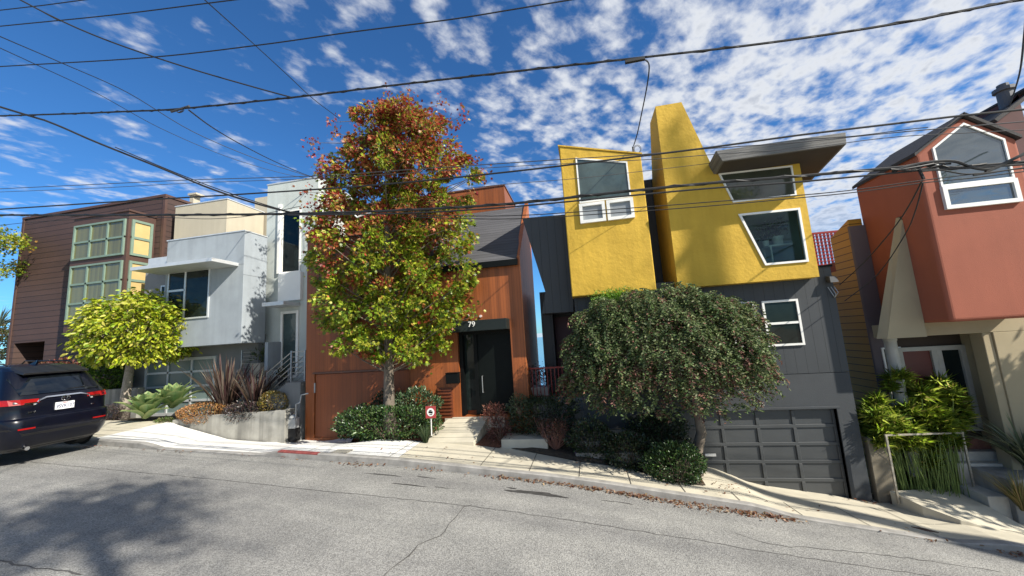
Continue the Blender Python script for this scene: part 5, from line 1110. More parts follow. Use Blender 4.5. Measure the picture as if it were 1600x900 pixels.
bushpx('green_shrub', 'mid green leafy shrub between the car and the lime tree trunk', 'shrub', 128, 192, 556, 622, 10.4, .5, 3000, .10, [(.08, .17, .02), (.16, .28, .03), (.04, .09, .015)], [2, 2, 2], m=LEAF, seed=26, lo=.6)
bushpx('red_shrub', 'dusky red leaved shrub seen over the car roof', 'shrub', 52, 125, 562, 600, 10.4, .4, 2200, .09, [(.20, .06, .045), (.12, .05, .03), (.10, .09, .03)], [2, 2, 1], m=LEAF, seed=27, lo=.6)
bushpx('olive_hedge', 'dark olive hedge at the far left behind the car', 'hedge', -60, 18, 508, 570, 14.5, .9, 2200, .15, [(.06, .08, .03), (.10, .11, .05), (.12, .08, .04)], [2, 2, 1], m=LEAF, seed=28, lo=.6)
q = W(0, 500, 15); tuft('cordyline', 'grey green spiky palm head at the far left edge', 'plant', (q.x, 15, q.z - .3), 120, 1.3, .06, 2.2, [(.20, .26, .20), (.14, .18, .12)], [1, 1], LEAF)
# potted plants on the stair landing
pp = thing('potted_palm', 'leafy plant in a pale square pot on the grey house terrace', 'potted plant', at(402, 582, 10.95)); a = W(393, 585, 10.95); b_ = W(409, 567, 10.95)
mb = MB(); mb.hexa([(a.x + .05, 10.9, a.z - .1), (b_.x - .05, 10.9, a.z - .1), (b_.x - .05, 11.15, a.z - .1), (a.x + .05, 11.15, a.z - .1)], [(a.x, 10.88, b_.z), (b_.x, 10.88, b_.z), (b_.x, 11.17, b_.z), (a.x, 11.17, b_.z)]); mb.build('pot', mat('pot_stone', (.52, .46, .38), .7, .1), pp, bevel=.01)
P = np.array([(a.x + b_.x) / 2, 11.03, b_.z + .25]) + rng.normal(size=(260, 3)) * [.13, .1, .12]; leafmesh('foliage', P, rng.normal(size=P.shape) + [0, 0, .8], .14, palette(260, [(.07, .11, .04), (.12, .14, .05)], [1, 1]), LEAF, pp, 'lance')
pp = thing('potted_shrub', 'small shaded potted shrub halfway up the grey house stair', 'potted plant', at(440, 590, 10.9)); a = W(433, 594, 10.95); mb = MB(); mb.lathe((a.x + .15, 11.0, a.z - .2), [(.10, 0), (.14, .22), (.15, .22), (.15, .25)], 14); mb.build('pot', BLKS, pp)
P = np.array([a.x + .15, 11.0, a.z + .2]) + rng.normal(size=(160, 3)) * [.13, .1, .08]; leafmesh('foliage', P, rng.normal(size=P.shape) + [0, 0, .6], .09, palette(160, [(.07, .09, .03), (.12, .11, .05)], [1, 1]), LEAF, pp, 'oval')

# ---- papyrus bed and entry stair of the terracotta house
pd = []
def papyrus():
    Y0 = 9.55; A = W(1385, 762, Y0); B = W(1492, 760, Y0 + .1); zb = sz((A.x + B.x) / 2, 9.5) + .1
    t = thing('papyrus_clump', 'tall feathery papyrus clump behind the thin handrail', 'papyrus', ((A.x + B.x) / 2, Y0, zb)); st = MB(); P = []; D = []; T = []; S = []
    heads = [(rng.uniform(1362, 1496), rng.uniform(641, 698)) for _ in range(95)] + [(1400, 592), (1408, 600), (1392, 605), (1468, 600), (1488, 612), (1478, 608), (1498, 620), (1425, 612), (1440, 615), (1365, 635), (1372, 625), (1495, 640), (1502, 655), (1460, 622), (1372, 718), (1455, 722), (1400, 745), (1345, 650), (1480, 625), (1455, 640), (1470, 616), (1408, 588)]
    for px, py in heads:
        Yh_ = rng.uniform(9.22 + .30 * max(0, min(1, (px - 1384) / 118)), 9.9); q = W(px, py, Yh_); fx_ = (px - 1350) / 150; b0 = Vector((A.x + (B.x - A.x) * min(1, max(0, fx_ + rng.normal() * .12)), Yh_ * .5 + Y0 * .5, zb - .1)); mid = b0.lerp(q, .55) + Vector(((q.x - b0.x) * -.15, 0, .03))
        st.tube([b0, mid, q], [.008, .006, .004], 5, False); n = int(rng.integers(230, 330)); d = rng.normal(size=(n, 3)); d[:, 2] = np.abs(d[:, 2]) * .9 - .35; d /= np.linalg.norm(d, axis=1, keepdims=True); s_ = rng.uniform(.18, .29)
        P.append(np.array(q) + rng.normal(size=(n, 3)) * .035); D.append(d); S.append(s_ * (.35 + .85 * rng.random(n))); T.append(palette(n, [(.26, .38, .03), (.40, .48, .06), (.14, .24, .02), (.40, .36, .09)], [3, 3, 1.5, .6]))
    for i in range(130):
        x = A.x + (B.x - A.x) * rng.random(); yy = Y0 + rng.normal() * .15; h_ = rng.uniform(.7, 1.5); st.tube([(x, yy, zb - .1), (x + rng.normal() * .14, yy + rng.normal() * .1, zb + h_)], [.0075, .004], 5, False)
    st.build('stems', mat('papyrus_stem', (.16, .22, .05), .6, .35, 9), t); leafmesh('umbels', np.concatenate(P), np.concatenate(D), np.concatenate(S), np.concatenate(T), NEED, t, 'ray')
papyrus()
# handrail in front of the papyrus
RAILM = mat('weathered_rail', (.40, .36, .29), .55, .3, 20, metal=.5)
hr = thing('handrail', 'thin weathered metal handrail in front of the papyrus', 'handrail', at(1402, 766, 9.05))
a = W(1384, 680, 9.0); b_ = W(1402, 766, 9.0); c = W(1503, 676, 9.45); e = W(1514, 743, 9.45); e.z = -3.50; f_ = W(1489, 654, 9.9); f2 = W(1498, 668, 9.4)
zz_ = (a.z + c.z) / 2; mb = MB(); mb.obox((a.x - .02, 9.0, a.z), (c.x + .02, 9.45, c.z), .03, .03); mb.build('top_rail', RAILM, hr)
for x, yy, zl, zh in ((a.x, 9.0, b_.z - .25, a.z), (c.x, 9.45, e.z - .05, c.z)): mb = MB(); mb.box(x - .016, x + .016, yy - .016, yy + .016, zl, zh - .016); mb.build('post', RAILM, hr)
mb = MB(); mb.obox((c.x, 9.46, c.z + .02), (c.x - .02, 9.95, c.z + .3), .03, .03); mb.build('side_rail', RAILM, hr)
for k in range(4): yy = 9.55 + .1 * k; mb = MB(); mb.box(c.x - .014, c.x + .006, yy - .008, yy + .008, c.z - .6 + .1 * k, c.z + .05 + .06 * k); mb.build('baluster', RAILM, hr)
# far rail on the porch landing
pr = thing('porch_rail', 'short white topped rail on the entry landing of the terracotta house', 'railing', at(1560, 690, 9.6)); a = W(1541, 619, 9.7); b_ = W(1577, 617, 9.7); lo_ = W(1556, 690, 9.7)
mb = MB(); mb.box(a.x, b_.x, 9.68, 9.72, a.z - .02, a.z + .02); mb.build('top_rail', GREYW, pr)
for k in range(5): x = a.x + .02 + (b_.x - a.x - .04) * k / 4; mb = MB(); mb.box(x - .011, x + .011, 9.69, 9.71, lo_.z - .1, a.z - .021); mb.build('baluster', RAILM, pr)
# stairs
BRK = mat('red_brick', (.26, .12, .09), .85, .25, 14, .4, 60, dist=.006)
es = thing('entry_steps', 'grey concrete corner steps climbing to the terracotta house porch', 'steps', at(1540, 760, 9.2))
CGS = mat('step_concrete', (.50, .47, .40), .85, .2, 4, .35, 60, dist=.005)
def stepz(px, py, Y): return W(px, py, Y).z
xl1 = W(1484, 765, 9.15).x
def st_(xa, ya, zt_, m=CGS, xb=10.6, yb=10.39, nm='tread'):
    mb = MB(); mb.box(xa, xb, ya, yb, -5.2, zt_); return mb.build(nm, m, es, bevel=.012)
st_(7.22, 9.0, -3.54)
st_(7.60, 9.2, -3.43 + .02)
st_(7.28, 9.62, -3.15)
st_(7.30, 9.80, -2.97)
st_(7.32, 9.96, -2.76, BRK, nm='landing')
ap = [W(1390, 767, 9.2), W(1484, 762, 9.76), W(1543, 791, 9.0), W(1600, 822, 8.5), W(1640, 850, 8.1), W(1500, 812, 8.25), W(1440, 790, 8.6)]
apm = MB(); apm.hexa([(q.x, q.y, q.z - .6) for q in ap], [(q.x, q.y, q.z) for q in ap]); tag(apm.build('entry_apron', CONC, bevel=.008), 'tan concrete apron slab leading to the entry steps', 'slab')
rb0 = W(1572, 745, 8.95); apm = MB(); apm.box(rb0.x, 11.5, 8.9, 9.95, -5.2, W(1592, 738, 8.95).z - .12); tag(apm.build('raised_bed', CONCG, bevel=.015), 'low concrete raised bed holding the strap leaved clump', 'planter')
# narrow planting curb and the strappy plants at the right edge
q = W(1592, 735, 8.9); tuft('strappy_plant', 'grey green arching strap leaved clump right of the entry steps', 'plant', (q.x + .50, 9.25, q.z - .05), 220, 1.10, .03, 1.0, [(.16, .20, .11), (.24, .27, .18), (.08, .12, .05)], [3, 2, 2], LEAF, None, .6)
q = W(1605, 800, 8.7); tuft('grass_clump', 'dry tawny grass tuft at the right edge below the strap leaved clump', 'plant', (q.x, 8.75, q.z), 160, .75, .016, .8, [(.26, .20, .08), (.18, .18, .06)], [1, 1], NEED)
mb = MB(); a = W(1352, 682, 9.2); mb.box(W(1350, 700, 9.45).x, W(1378, 700, 9.45).x, 9.30, 9.45, -4.3, W(1355, 684, 9.3).z); tag(mb.build('bed_wall', mat('tan_wall', (.20, .17, .12), .85, .2, 3), bevel=.01), 'narrow brown wall between the black garage and the papyrus', 'wall')

# fallen leaves in the gutter and on the pavement
P = []
for i in range(800):
    s = rng.random(); x = -2.2 + 5.4 * (s ** .7); P.append((x + rng.normal() * .1, 7.47 - abs(rng.normal()) * (.05 + .10 * max(0, 1 - abs(x - 1.6) / 1.5))))
for i in range(60): P.append((rng.uniform(-13, -2.5), 7.44 - abs(rng.normal()) * .06))
for cx_, cy_, n in ((-5.0, 7.35, 45), (-3.5, 7.4, 12), (-12.2, 7.3, 30), (5.0, 7.45, 10), (6.4, 7.45, 60), (2.2, 8.2, 20), (5.5, 9.2, 25)):
    for i in range(n): P.append((cx_ + rng.normal() * .25, cy_ + rng.normal() * .05))
for i in range(60): P.append((rng.uniform(-5, 5), rng.uniform(7.7, 8.5)))
P3 = np.array([(x, y_, (sz(x, y_) if y_ > 7.5 else RZ(x, y_)) + .012 + rng.random() * .03) for x, y_ in P]); D = rng.normal(size=P3.shape); D[:, 2] *= .25
o_ = leafmesh('fallen_leaves', P3, D, .035 + .04 * rng.random(len(P3)), palette(len(P3), [(.22, .10, .05), (.34, .22, .14), (.15, .06, .035), (.28, .20, .11)], [3, 2, 2, 1]), LEAF, None, 'oval', upbias=3)
tag(o_, 'brown fallen leaves gathered along the gutter', None, None, 'stuff')

# ================================================================ CAR
def car():
    gx, gy = -11.5, 6.44; g0_ = gz(-12.6) + .05; sc = 1.2; wy = .93
    t = thing('parked_car', 'dark navy compact suv parked at the kerb, rear end showing', 'car', (gx, gy, g0_))
    slope = math.tan(R_(2.6))
    NAVY = mat('navy_paint', (.002, .0028, .008), .22, .1, 3); b = NAVY.node_tree.nodes['Principled BSDF']; b.inputs['Coat Weight'].default_value = .3; b.inputs['Coat Roughness'].default_value = .04; b.inputs['Roughness'].default_value = .3; b.inputs['Specular IOR Level'].default_value = .3
    BLKP = mat('black_plastic', (.010, .010, .011), .45, .1, 10); GLS = glassy('car_glass', (.006, .008, .010), 1.7); TL = mat('tail_lamp_red', (.26, .008, .008), .12, .1, 5); CHR = mat('chrome', (.75, .76, .78), .12, .02, 5, metal=1)
    Zs = [.20, .28, .42, .58, .70, .755, .775, .95, 1.03, 1.10, 1.18, 1.36, 1.50, 1.57, 1.63, 1.66]
    XR = [.30, .14, .04, .00, .01, .03, .10, .12, .10, .14, .20, .36, .48, .56, .78, 1.05]
    HW = [.80, .87, .905, .92, .922, .922, .915, .92, .915, .895, .86, .775, .71, .675, .61, .53]
    XF = [4.2, 4.45, 4.58, 4.6, 4.6, 4.58, 4.56, 4.45, 4.3, 3.62, 3.45, 3.0, 2.72, 2.58, 2.3, 2.0]
    def P_(x, y_, z): return (gx - x, gy + y_ * wy, g0_ + z * sc + x * slope)
    def f(A, z): return float(np.interp(z, Zs, A))
    def ringpts(z, rc=.26):
        xr, hw, xf = f(XR, z), f(HW, z), f(XF, z); out = []
        for cx_, cy_, a0 in ((xr + rc, -hw + rc, 180), (xf - .5, -hw + .5, 270), (xf - .5, hw - .5, 0), (xr + rc, hw - rc, 90)):
            r = rc if cx_ < 2 else .5
            for k in range(7): a = R_(a0 + k * 15); out.append((cx_ + math.cos(a) * r * (1 if True else 1), cy_ + math.sin(a) * r))
        return [P_(x, y_, z) for x, y_ in out]
    mb = MB(); rings = [ringpts(z) for z in Zs]; n = len(rings[0]); vs = [v for r in rings for v in r]; fs = []
    for i in range(len(Zs) - 1):
        for j in range(n): fs.append((i * n + j, i * n + (j + 1) % n, (i + 1) * n + (j + 1) % n, (i + 1) * n + j))
    fs += [tuple(range(n))[::-1], tuple(range((len(Zs) - 1) * n, len(Zs) * n))]; mb.add(vs, fs); body = mb.build('body', NAVY, t, smooth=True)
    sb = body.modifiers.new('b', 'BEVEL'); sb.width = .015; sb.segments = 2; sb.limit_method = 'ANGLE'; sb.angle_limit = R_(25)
    rc = .26
    def rear(y_, z, off=.0, s=None):   # point on the rear skin; s>0 runs on round the side
        hw = f(HW, z); xr = f(XR, z); a = abs(y_); sg = 1 if y_ > 0 else -1
        if a <= hw - rc: return P_(xr - off, y_, z)
        th = min(1, (a - (hw - rc)) / rc) * math.pi / 2; return P_(xr + rc - (rc + off) * math.cos(th), sg * (hw - rc + (rc + off) * math.sin(th)), z)
    def patch(name, m, ys, zlo, zhi, off=.012, parent=t, side=0, sgn=1):
        mb = MB(); cols = []
        for y_ in ys: cols.append((rear(y_, zlo(y_) if callable(zlo) else zlo, off), rear(y_, zhi(y_) if callable(zhi) else zhi, off)))
        if side:
            y_ = ys[-1]; 
            for k in range(1, 4):
                x = rc + .12 + side * k / 3; za = zlo(y_) if callable(zlo) else zlo; zb = zhi(y_) if callable(zhi) else zhi; za += (zb - za) * .3 * k / 3; s = 1 if y_ > 0 else -1
                cols.append((P_(x, s * (f(HW, za) + off), za), P_(x, s * (f(HW, zb) + off), zb)))
        vs = [p for c in cols for p in c]; mb.add(vs, [(2 * i, 2 * i + 2, 2 * i + 3, 2 * i + 1) for i in range(len(cols) - 1)])
        o = mb.build(name, m, parent); so = o.modifiers.new('s', 'SOLIDIFY'); so.thickness = .015; so.offset = 0; return o
    patch('rear_window', GLS, [-.66, -.4, 0, .4, .66], 1.16, lambda y_: 1.47 - .05 * abs(y_), .012)
    for s in (-1, 1):
        lt_ = patch('tail_light', TL, [s * .42, s * .55, s * .68, s * .78, s * .86, s * .915], lambda y_: 1.005 + .015 * (abs(y_) < .5), lambda y_: 1.085 + .035 * (abs(y_) - .42), .016, side=.22)
        patch('reverse_light', CHR, [s * .46, s * .56, s * .66], 1.012, 1.035, .03, lt_)
        rf = patch('reflector', TL, [s * .50, s * .60, s * .72], .59, .615, .016)
    patch('chrome_strip', CHR, [-.52, -.48, -.44, -.3, 0, .3, .44, .48, .52], lambda y_: 1.085 if abs(y_) < .35 else (1.04 if abs(y_) < .46 else .985), lambda y_: 1.108 if abs(y_) < .35 else (1.065 if abs(y_) < .46 else 1.012), .03)
    patch('bumper_cladding', BLKP, [-.9, -.8, -.66, -.3, 0, .3, .66, .8, .9], .24, lambda y_: .52 + .10 * (abs(y_) > .75), .014)
    mb = MB(); mb.hexa([P_(.36, -.58, 1.50), P_(.36, .58, 1.50), P_(.75, .60, 1.57), P_(.75, -.60, 1.57)], [P_(.34, -.57, 1.535), P_(.34, .57, 1.535), P_(.80, .55, 1.645), P_(.80, -.55, 1.645)]); mb.build('spoiler', BLKP, t, bevel=.01)
    mb = MB(); mb.hexa([P_(.28, -.05, 1.2), P_(.20, -.05, 1.19), P_(.20, .0, 1.2), P_(.28, 0, 1.21)], [P_(.26, .42, 1.21), P_(.19, .42, 1.20), P_(.19, .42, 1.215), P_(.26, .42, 1.225)]); mb.build('wiper', BLKP, t)
    # plate
    PLT = mat('plate_white', (.80, .80, .80), .4, .02); INK = mat('plate_navy', (.02, .03, .12), .5, .05)
    px_ = f(XR, .9) - .035; y0_ = .02
    mb = MB(); mb.hexa([P_(px_ + .03, y0_ - .165, .845), P_(px_ + .03, y0_ + .165, .845), P_(px_ + .03, y0_ + .165, .975), P_(px_ + .03, y0_ - .165, .975)], [P_(px_, y0_ - .165, .845), P_(px_, y0_ + .165, .845), P_(px_, y0_ + .165, .975), P_(px_, y0_ - .165, .975)]); pl = mb.build('number_plate', PLT, t, bevel=.004)
    mp = lambda u, v, w_: P_(px_ - .004 - w_, u, v)
    text('9SVK137', .085, mp, y0_, .902, INK, pl, 'plate_text', .001, .001); text('California', .026, mp, y0_, .960, mat('plate_red', (.5, .05, .05), .5, .05), pl, 'plate_text', .001, .001)
    mp2 = lambda u, v, w_: P_(f(XR, .86) - .012 - w_, u, v)
    text('RAV4', .055, mp2, -.52, .86, CHR, t, 'badge', .003, .002); text('XLE', .035, mp2, .54, .865, CHR, t, 'badge', .003, .002)
    def oval(mb, ry, rz, th, cz=1.045):
        k = 28; ex = f(XR, cz) - .03; pts = [P_(ex, ry * math.cos(a / k * 6.2832) + .02, cz + rz * math.sin(a / k * 6.2832)) for a in range(k + 1)]; mb.tube(pts, th, 6, False)
    mb = MB(); oval(mb, .075, .045, .006); oval(mb, .028, .045, .005); oval(mb, .055, .018, .005, 1.062); mb.build('emblem', CHR, t)
    for s in (-1, 1):
        for x in (.95, 3.6):
            wh = MB(); wc = Vector(P_(x, s * .80, .34)); rr = .36 * 1.05
            for nm, rads, ym in (('tyre', [(rr * .62, -.11), (rr * .95, -.115), (rr, -.08), (rr, .08), (rr * .95, .115), (rr * .62, .11)], mat('tyre_rubber', (.018, .018, .018), .9, .2, 20)),):
                wb = MB(); k = 28; vs = []; fs = []
                for r, yy in rads:
                    for j in range(k): a = j / k * 6.2832; vs.append((wc.x + r * math.cos(a), wc.y + yy, wc.z + r * math.sin(a)))
                for i in range(len(rads)):
                    for j in range(k): i2 = (i + 1) % len(rads); fs.append((i * k + j, i * k + (j + 1) % k, i2 * k + (j + 1) % k, i2 * k + j))
                wb.add(vs, fs); wo = wb.build('wheel', ym, t)
            rb = MB(); rb.tube([(wc.x, wc.y - s * .05, wc.z), (wc.x, wc.y + s * .07, wc.z)], rr * .6, 20); rb.build('rim', STEEL, wo)
            ar = MB(); pts = [P_(x + .46 * math.cos(R_(a)), s * (.925), .34 + .44 * math.sin(R_(a))) for a in range(-10, 191, 12)]; ar.tube(pts, .035, 6); ar.build('arch_cladding', BLKP, t)
            am = MB(); k = 20; am.add([P_(x + .40 * math.cos(j / k * 6.283), s * (.93 if s else 0), .36 + .38 * math.sin(j / k * 6.283)) for j in range(k)], [tuple(range(k))]); am.build('wheel_well', DARK, t)
        for xa, xb, xc, xd in ((.62, 1.30, 1.30, .86), (1.38, 2.18, 2.18, 1.38), (2.26, 3.20, 2.80, 2.26)):
            w_ = MB(); za, zb = 1.17, 1.48; off = .012
            w_.add([P_(xa, s * (f(HW, za) + off), za), P_(xb, s * (f(HW, za) + off), za), P_(xc, s * (f(HW, zb) + off), zb), P_(xd, s * (f(HW, zb) + off), zb)], [(0, 1, 2, 3)]); w_.build('side_window', GLS, t)
        rl = MB(); rl.tube([P_(.9, s * .56, 1.66), P_(1.0, s * .575, 1.70), P_(2.5, s * .575, 1.70), P_(2.6, s * .56, 1.62)], .016, 6); rl.build('roof_rail', BLKP, t)
    ex = MB(); ex.tube([P_(.06, -.55, .26), P_(.4, -.55, .26)], .038, 14); ex.build('exhaust', CHR, t)
    an = MB(); an.hexa([P_(1.05, -.02, 1.66), P_(1.25, -.03, 1.66), P_(1.25, .03, 1.66), P_(1.05, .02, 1.66)], [P_(1.02, -.005, 1.75), P_(1.07, -.005, 1.73), P_(1.07, .005, 1.73), P_(1.02, .005, 1.75)]); an.build('antenna', NAVY, t)
car()

# ---- objects in the yellow house window
dt = thing('window_table', 'small white side table with open frame behind the slanted window', 'table', at(1222, 408, 9.7)); Yv_ = 9.75; a = W(1196, 386, Yv_); b_ = W(1244, 383, Yv_); z_ = (a.z + b_.z) / 2; zf_ = W(1220, 412, Yv_).z - .1
mb = MB(); mb.box(a.x, b_.x, Yv_ - .18, Yv_ + .2, z_ - .02, z_ + .02); mb.build('table_top', WHITE, dt)
for x in (a.x + .04, b_.x - .04):
    for yy in (Yv_ - .15, Yv_ + .17): mb = MB(); mb.box(x - .015, x + .015, yy - .015, yy + .015, zf_, z_ - .021); mb.build('leg', WHITE, dt)
def potplant(label, px, py, s, h_):
    q = W(px, py, Yv_); t = thing('potted_plant', label, 'potted plant', (q.x, Yv_, z_ + .021)); mb = MB(); mb.lathe((q.x, Yv_, z_ + .021), [(s * .75, 0), (s, s * 1.6), (s * 1.06, s * 1.6), (s * 1.06, s * 1.8)], 18); mb.build('pot', WHITE, t, smooth=False)
    st = MB(); P = []; D = []
    for i in range(16):
        a_ = rng.random() * 6.283; e = Vector((q.x + math.cos(a_) * h_ * .45, Yv_ + math.sin(a_) * h_ * .3, z_ + s * 1.8 + h_ * rng.uniform(.4, 1))); st.tube([(q.x, Yv_, z_ + s * 1.7), Vector((q.x, Yv_, z_ + s * 1.9)).lerp(e, .5) + Vector((0, 0, h_ * .12)), e], .007, 5, False)
        for k in range(9): P.append(np.array(e) + rng.normal(size=3) * .05); D.append(rng.normal(size=3))
    st.build('stems', TWIG, t); leafmesh('foliage', np.array(P), np.array(D), .10, palette(len(P), [(.06, .12, .03), (.10, .16, .05)], [1, 1]), LEAF, t, 'lance')
potplant('larger white pot with a tall leafy plant on the window table', 1217, 383, .12, .42); potplant('smaller white pot beside the larger one in the slanted window', 1197, 385, .075, .3)

# ================================================================ OVERHEAD WIRES
CAB = mat('cable_black', (.012, .012, .013), .6, .2, 20); CABG = mat('cable_grey', (.05, .05, .055), .6, .2, 20)
def smoothpts(P, k=6):
    out = []
    for i in range(len(P) - 1):
        p0 = P[max(i - 1, 0)]; p1 = P[i]; p2 = P[i + 1]; p3 = P[min(i + 2, len(P) - 1)]
        for j in range(k):
            t = j / k; out.append(.5 * ((2 * p1) + (p2 - p0) * t + (2 * p0 - 5 * p1 + 4 * p2 - p3) * t * t + (3 * p1 - p0 - 3 * p2 + p3) * t ** 3))
    out.append(P[-1]); return out
def wire(label, pts, Ya, Yb=None, r=.012, m=None, twist=0, extend=True):
    Yb = Ya if Yb is None else Yb; xs_ = [p[0] for p in pts]; P = []
    for i, p in enumerate(pts):
        s = (p[0] - pts[0][0]) / (pts[-1][0] - pts[0][0] + 1e-9) if abs(pts[-1][0] - pts[0][0]) > 40 else i / (len(pts) - 1)
        P.append(W(p[0], p[1], Ya + (Yb - Ya) * s))
    if extend:
        if pts[0][0] <= 5 or pts[0][1] <= 2: P.insert(0, P[0] + (P[0] - P[1]).normalized() * 6)
        if pts[-1][0] >= 1595 or pts[-1][1] <= 2: P.append(P[-1] + (P[-1] - P[-2]).normalized() * 6)
    S = smoothpts(P); mb = MB(); mb.tube(S, r, 6)
    if twist:   # lashed second cable winding along the strand
        T2 = []; L_ = 0
        for i in range(len(S) - 1):
            a, b_ = S[i], S[i + 1]; n = max(1, int((b_ - a).length / .12))
            for j in range(n): L_ += (b_ - a).length / n; p = a.lerp(b_, j / n); T2.append(p + Vector((0, math.cos(L_ * twist), math.sin(L_ * twist))) * r * 1.1)
        mb.tube(T2, r * .55, 5)
    o = mb.build('overhead_wire', m or CAB); return tag(o, label, 'wire', 'overhead wires')
wire('thick twisted cable, highest one crossing the whole sky to the top right corner', [(0, 181), (100, 178), (200, 174), (280, 170), (450, 153), (600, 135), (800, 112), (900, 101), (1010, 89), (1200, 67), (1400, 37), (1600, -2)], 4.5, r=.014, twist=14)
wire('thin wire rising from the left edge out of the sky above the street tree', [(0, 104), (230, 90), (400, 71), (550, 50), (700, 31), (800, 15), (890, 0)], 4.0, r=.009)
wire('thin wire across the top left corner, leaving at the top edge', [(0, 41), (180, 23), (365, 0)], 3.6, r=.008)
wire('short thin wire in the extreme top left corner', [(0, 16), (70, 8), (130, 0)], 3.4, r=.007)
wire('wavy drop wire from the top left corner down to the highest cable', [(32, 0), (70, 20), (130, 48), (200, 75), (300, 108), (400, 137), (455, 152)], 3.2, 4.5, r=.010)
wire('straight wire slanting steeply from the top edge down to the street tree', [(320, 0), (400, 72), (450, 118), (490, 155), (530, 185)], 4.0, 9.0, r=.009)
wire('upper of two fine wires slanting from the left edge to the grey tower', [(0, 57), (100, 100), (200, 145), (300, 205), (400, 248), (490, 278)], 4.0, 11.0, r=.010)
wire('lower of two fine wires slanting from the left edge to the grey tower', [(0, 75), (50, 98), (150, 145), (250, 200), (350, 243), (430, 268), (485, 280)], 4.0, 11.0, r=.008)
wire('loose service wire drooping from the cable splice to the grey tower', [(295, 172), (330, 198), (370, 222), (420, 248), (465, 268), (490, 277)], 4.5, 11.0, r=.012)
wire('heavy service cable slanting from the left edge down to the wire bundle', [(0, 167), (75, 190), (150, 222), (250, 262), (330, 295), (400, 318), (455, 332)], 4.0, 5.4, r=.016)
wire('thinner companion wire just above the heavy slanting service cable', [(180, 230), (270, 268), (345, 297), (415, 320), (460, 333)], 4.6, 5.4, r=.008)
wire('pale upper wire of the pair level with the grey tower roof', [(0, 295), (150, 288), (300, 281), (490, 275), (640, 265), (760, 257), (880, 249), (1020, 240), (1110, 232), (1250, 222), (1400, 207), (1600, 190)], 6.4, r=.008, m=CABG)
wire('pale lower wire of the pair level with the grey tower roof', [(0, 300), (150, 294), (300, 286), (490, 279), (640, 270), (800, 260), (1000, 250), (1120, 241), (1260, 231), (1400, 214), (1600, 203)], 6.4, r=.006, m=CABG)
wire('medium cable passing over the grey roofs and along the top of the roof slab', [(0, 327), (200, 314), (400, 302), (600, 288), (800, 268), (1000, 244), (1120, 229), (1250, 211), (1400, 193), (1500, 181), (1600, 171)], 5.6, r=.014)
wire('thick wire bundle crossing the middle of every house front', [(0, 336), (230, 336), (450, 334), (640, 328), (800, 318), (960, 301), (1100, 287), (1250, 275), (1400, 262), (1440, 258), (1490, 262), (1540, 258), (1600, 254)], 5.4, r=.019, twist=9)
wire('second cable slung just under the thick wire bundle', [(450, 336), (640, 333), (800, 323), (960, 308), (1100, 295), (1250, 284), (1400, 270), (1440, 266), (1520, 262), (1600, 257)], 5.35, r=.012)
wire('upper of two thin wires under the bundle in front of the yellow boxes', [(640, 336), (800, 337), (1000, 324), (1130, 314), (1250, 305), (1340, 296), (1440, 282), (1520, 272), (1600, 263)], 5.8, r=.007)
wire('lower of two thin wires under the bundle in front of the yellow boxes', [(640, 339), (800, 342), (1000, 330), (1130, 320), (1250, 309), (1340, 300), (1440, 286), (1520, 278), (1600, 268)], 5.8, r=.007)
wire('thin wire crossing the narrow yellow box below the roof slab cable', [(730, 294), (800, 287), (900, 279), (1000, 268), (1110, 255)], 6.2, 8.9, r=.006, extend=False)
wire('fine wire sagging under the bundle over the brown house', [(0, 352), (40, 348), (120, 343), (250, 340), (330, 342), (400, 336), (470, 322)], 6.0, r=.006)
wire('drooping loop of cable at the splice in front of the peaked window', [(1395, 268), (1420, 260), (1448, 254), (1490, 252), (1520, 262), (1550, 264), (1580, 250), (1605, 238)], 5.35, r=.018)
wire('slack wire crossing the peaked window below the splice', [(1440, 268), (1470, 266), (1510, 272), (1560, 268), (1600, 262)], 5.3, r=.009)
wire('drop wire slanting from the splice down across the cream fin', [(1440, 284), (1418, 325), (1392, 362), (1350, 410), (1312, 445)], 5.5, 9.2, r=.009, extend=False)
wire('second drop wire slanting from the splice behind the cream fin', [(1442, 286), (1430, 330), (1412, 370), (1370, 430), (1320, 470)], 5.5, 9.2, r=.008, extend=False)
wire('hanging service drop from the highest cable to the narrow yellow box', [(985, 94), (1003, 92), (1013, 98), (1014, 112), (1010, 140), (1003, 175), (996, 208), (990, 228)], 4.5, 9.0, r=.012, extend=False)
wire('wire dropping at the right edge to the maroon house chimney', [(1606, 0), (1600, 60), (1594, 110), (1586, 140), (1577, 166)], 4.5, 12.0, r=.014, extend=False)
wire('loose wire hanging from the cable above the thin upper wire at right', [(1250, 218), (1330, 213), (1420, 202), (1450, 199)], 6.0, r=.006, extend=False)
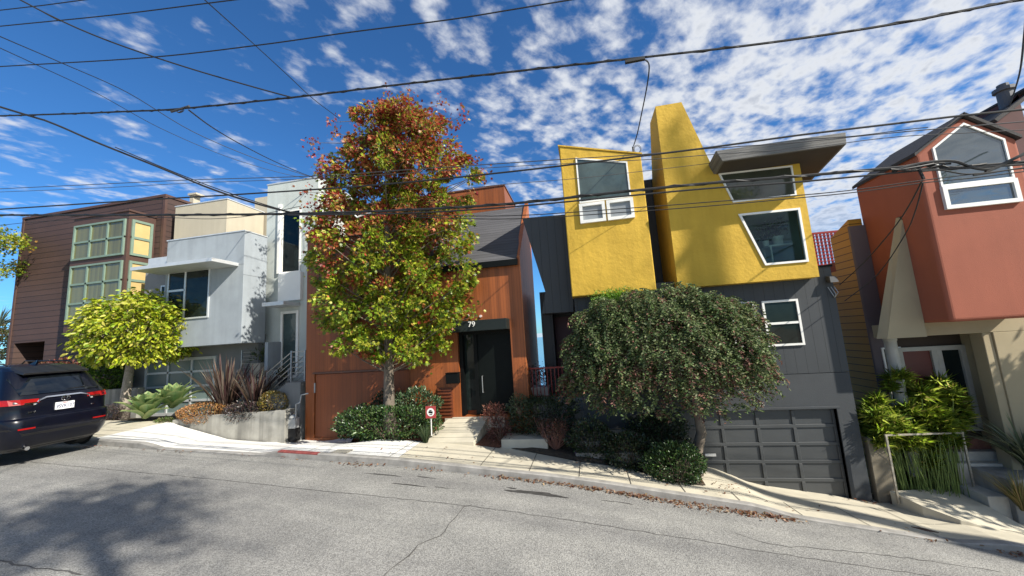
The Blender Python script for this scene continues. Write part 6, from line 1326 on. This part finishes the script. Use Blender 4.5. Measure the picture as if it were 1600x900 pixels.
# hardware
sp = MB()
P0 = W(280, 172, 4.5)
for k in range(3): sp.tube([P0 + Vector((math.cos(a) * .05 * (1 + .2 * k), .01 * k, math.sin(a) * .035)) for a in np.linspace(0, 6.2, 12)], .005, 5)
sp.tube([P0 + Vector((-.16, 0, .0)), P0 + Vector((.2, 0, .03))], .02, 6); tag(sp.build('cable_splice', CABG), 'coiled splice on the highest cable near the left', 'cable splice')
sp = MB(); P0 = W(1437, 262, 5.35)
for k in range(6): sp.tube([P0 + Vector((-.35 + .1 * k + rng.normal() * .04, rng.normal() * .02, rng.normal() * .03)), P0 + Vector((-.1 + .08 * k, rng.normal() * .02, rng.normal() * .04)), P0 + Vector((.1 + .05 * k, rng.normal() * .02, rng.normal() * .03))], .012, 5)
sp.tube([P0 + Vector((-.02, 0, .03)), P0 + Vector((0, -.02, -.16))], .018, 6); tag(sp.build('cable_splice', CAB), 'tangled splice where the bundle meets the drop wires at right', 'cable splice')
sp = MB(); P0 = W(563, 337, 5.4); sp.tube([P0 + Vector((-.10, 0, .02)), P0 + Vector((-.06, 0, -.02)), P0 + Vector((.05, 0, .01)), P0 + Vector((.2, 0, .02))], .014, 6); tag(sp.build('wire_clamp', WHITE), 'white clamp on the bundle in front of the street tree', 'wire clamp')
for px, py, Yz in ((882, 257, 0),): pass
ins = MB(); P0 = W(992, 94, 4.5); ins.box(P0.x - .12, P0.x + .12, 4.48, 4.52, P0.z - .02, P0.z + .015); tag(ins.build('drop_clamp', CAB), 'black clamp where the drop leaves the highest cable', 'wire clamp')
wm = MB(); q = W(990, 240, 9.1); wm.tube([(q.x, 9.1, q.z - .1), (q.x, 9.1, q.z + .18)], .022, 8); c_ = Vector((q.x + .1, 9.1, q.z + .1)); wm.tube([c_ + Vector((math.cos(a) * .09, 0, math.sin(a) * .11)) for a in np.linspace(0, 6.28, 18)], .006, 5, False); wm.tube([c_ + Vector((math.cos(a) * .07, .01, math.sin(a) * .09)) for a in np.linspace(0, 6.28, 18)], .006, 5, False)
tag(wm.build('service_mast', CAB), 'short service mast with a coil of wire on the narrow yellow box', 'wire mast')
for o_ in bpy.data.objects:
    if '_o' in o_: del o_['_o']
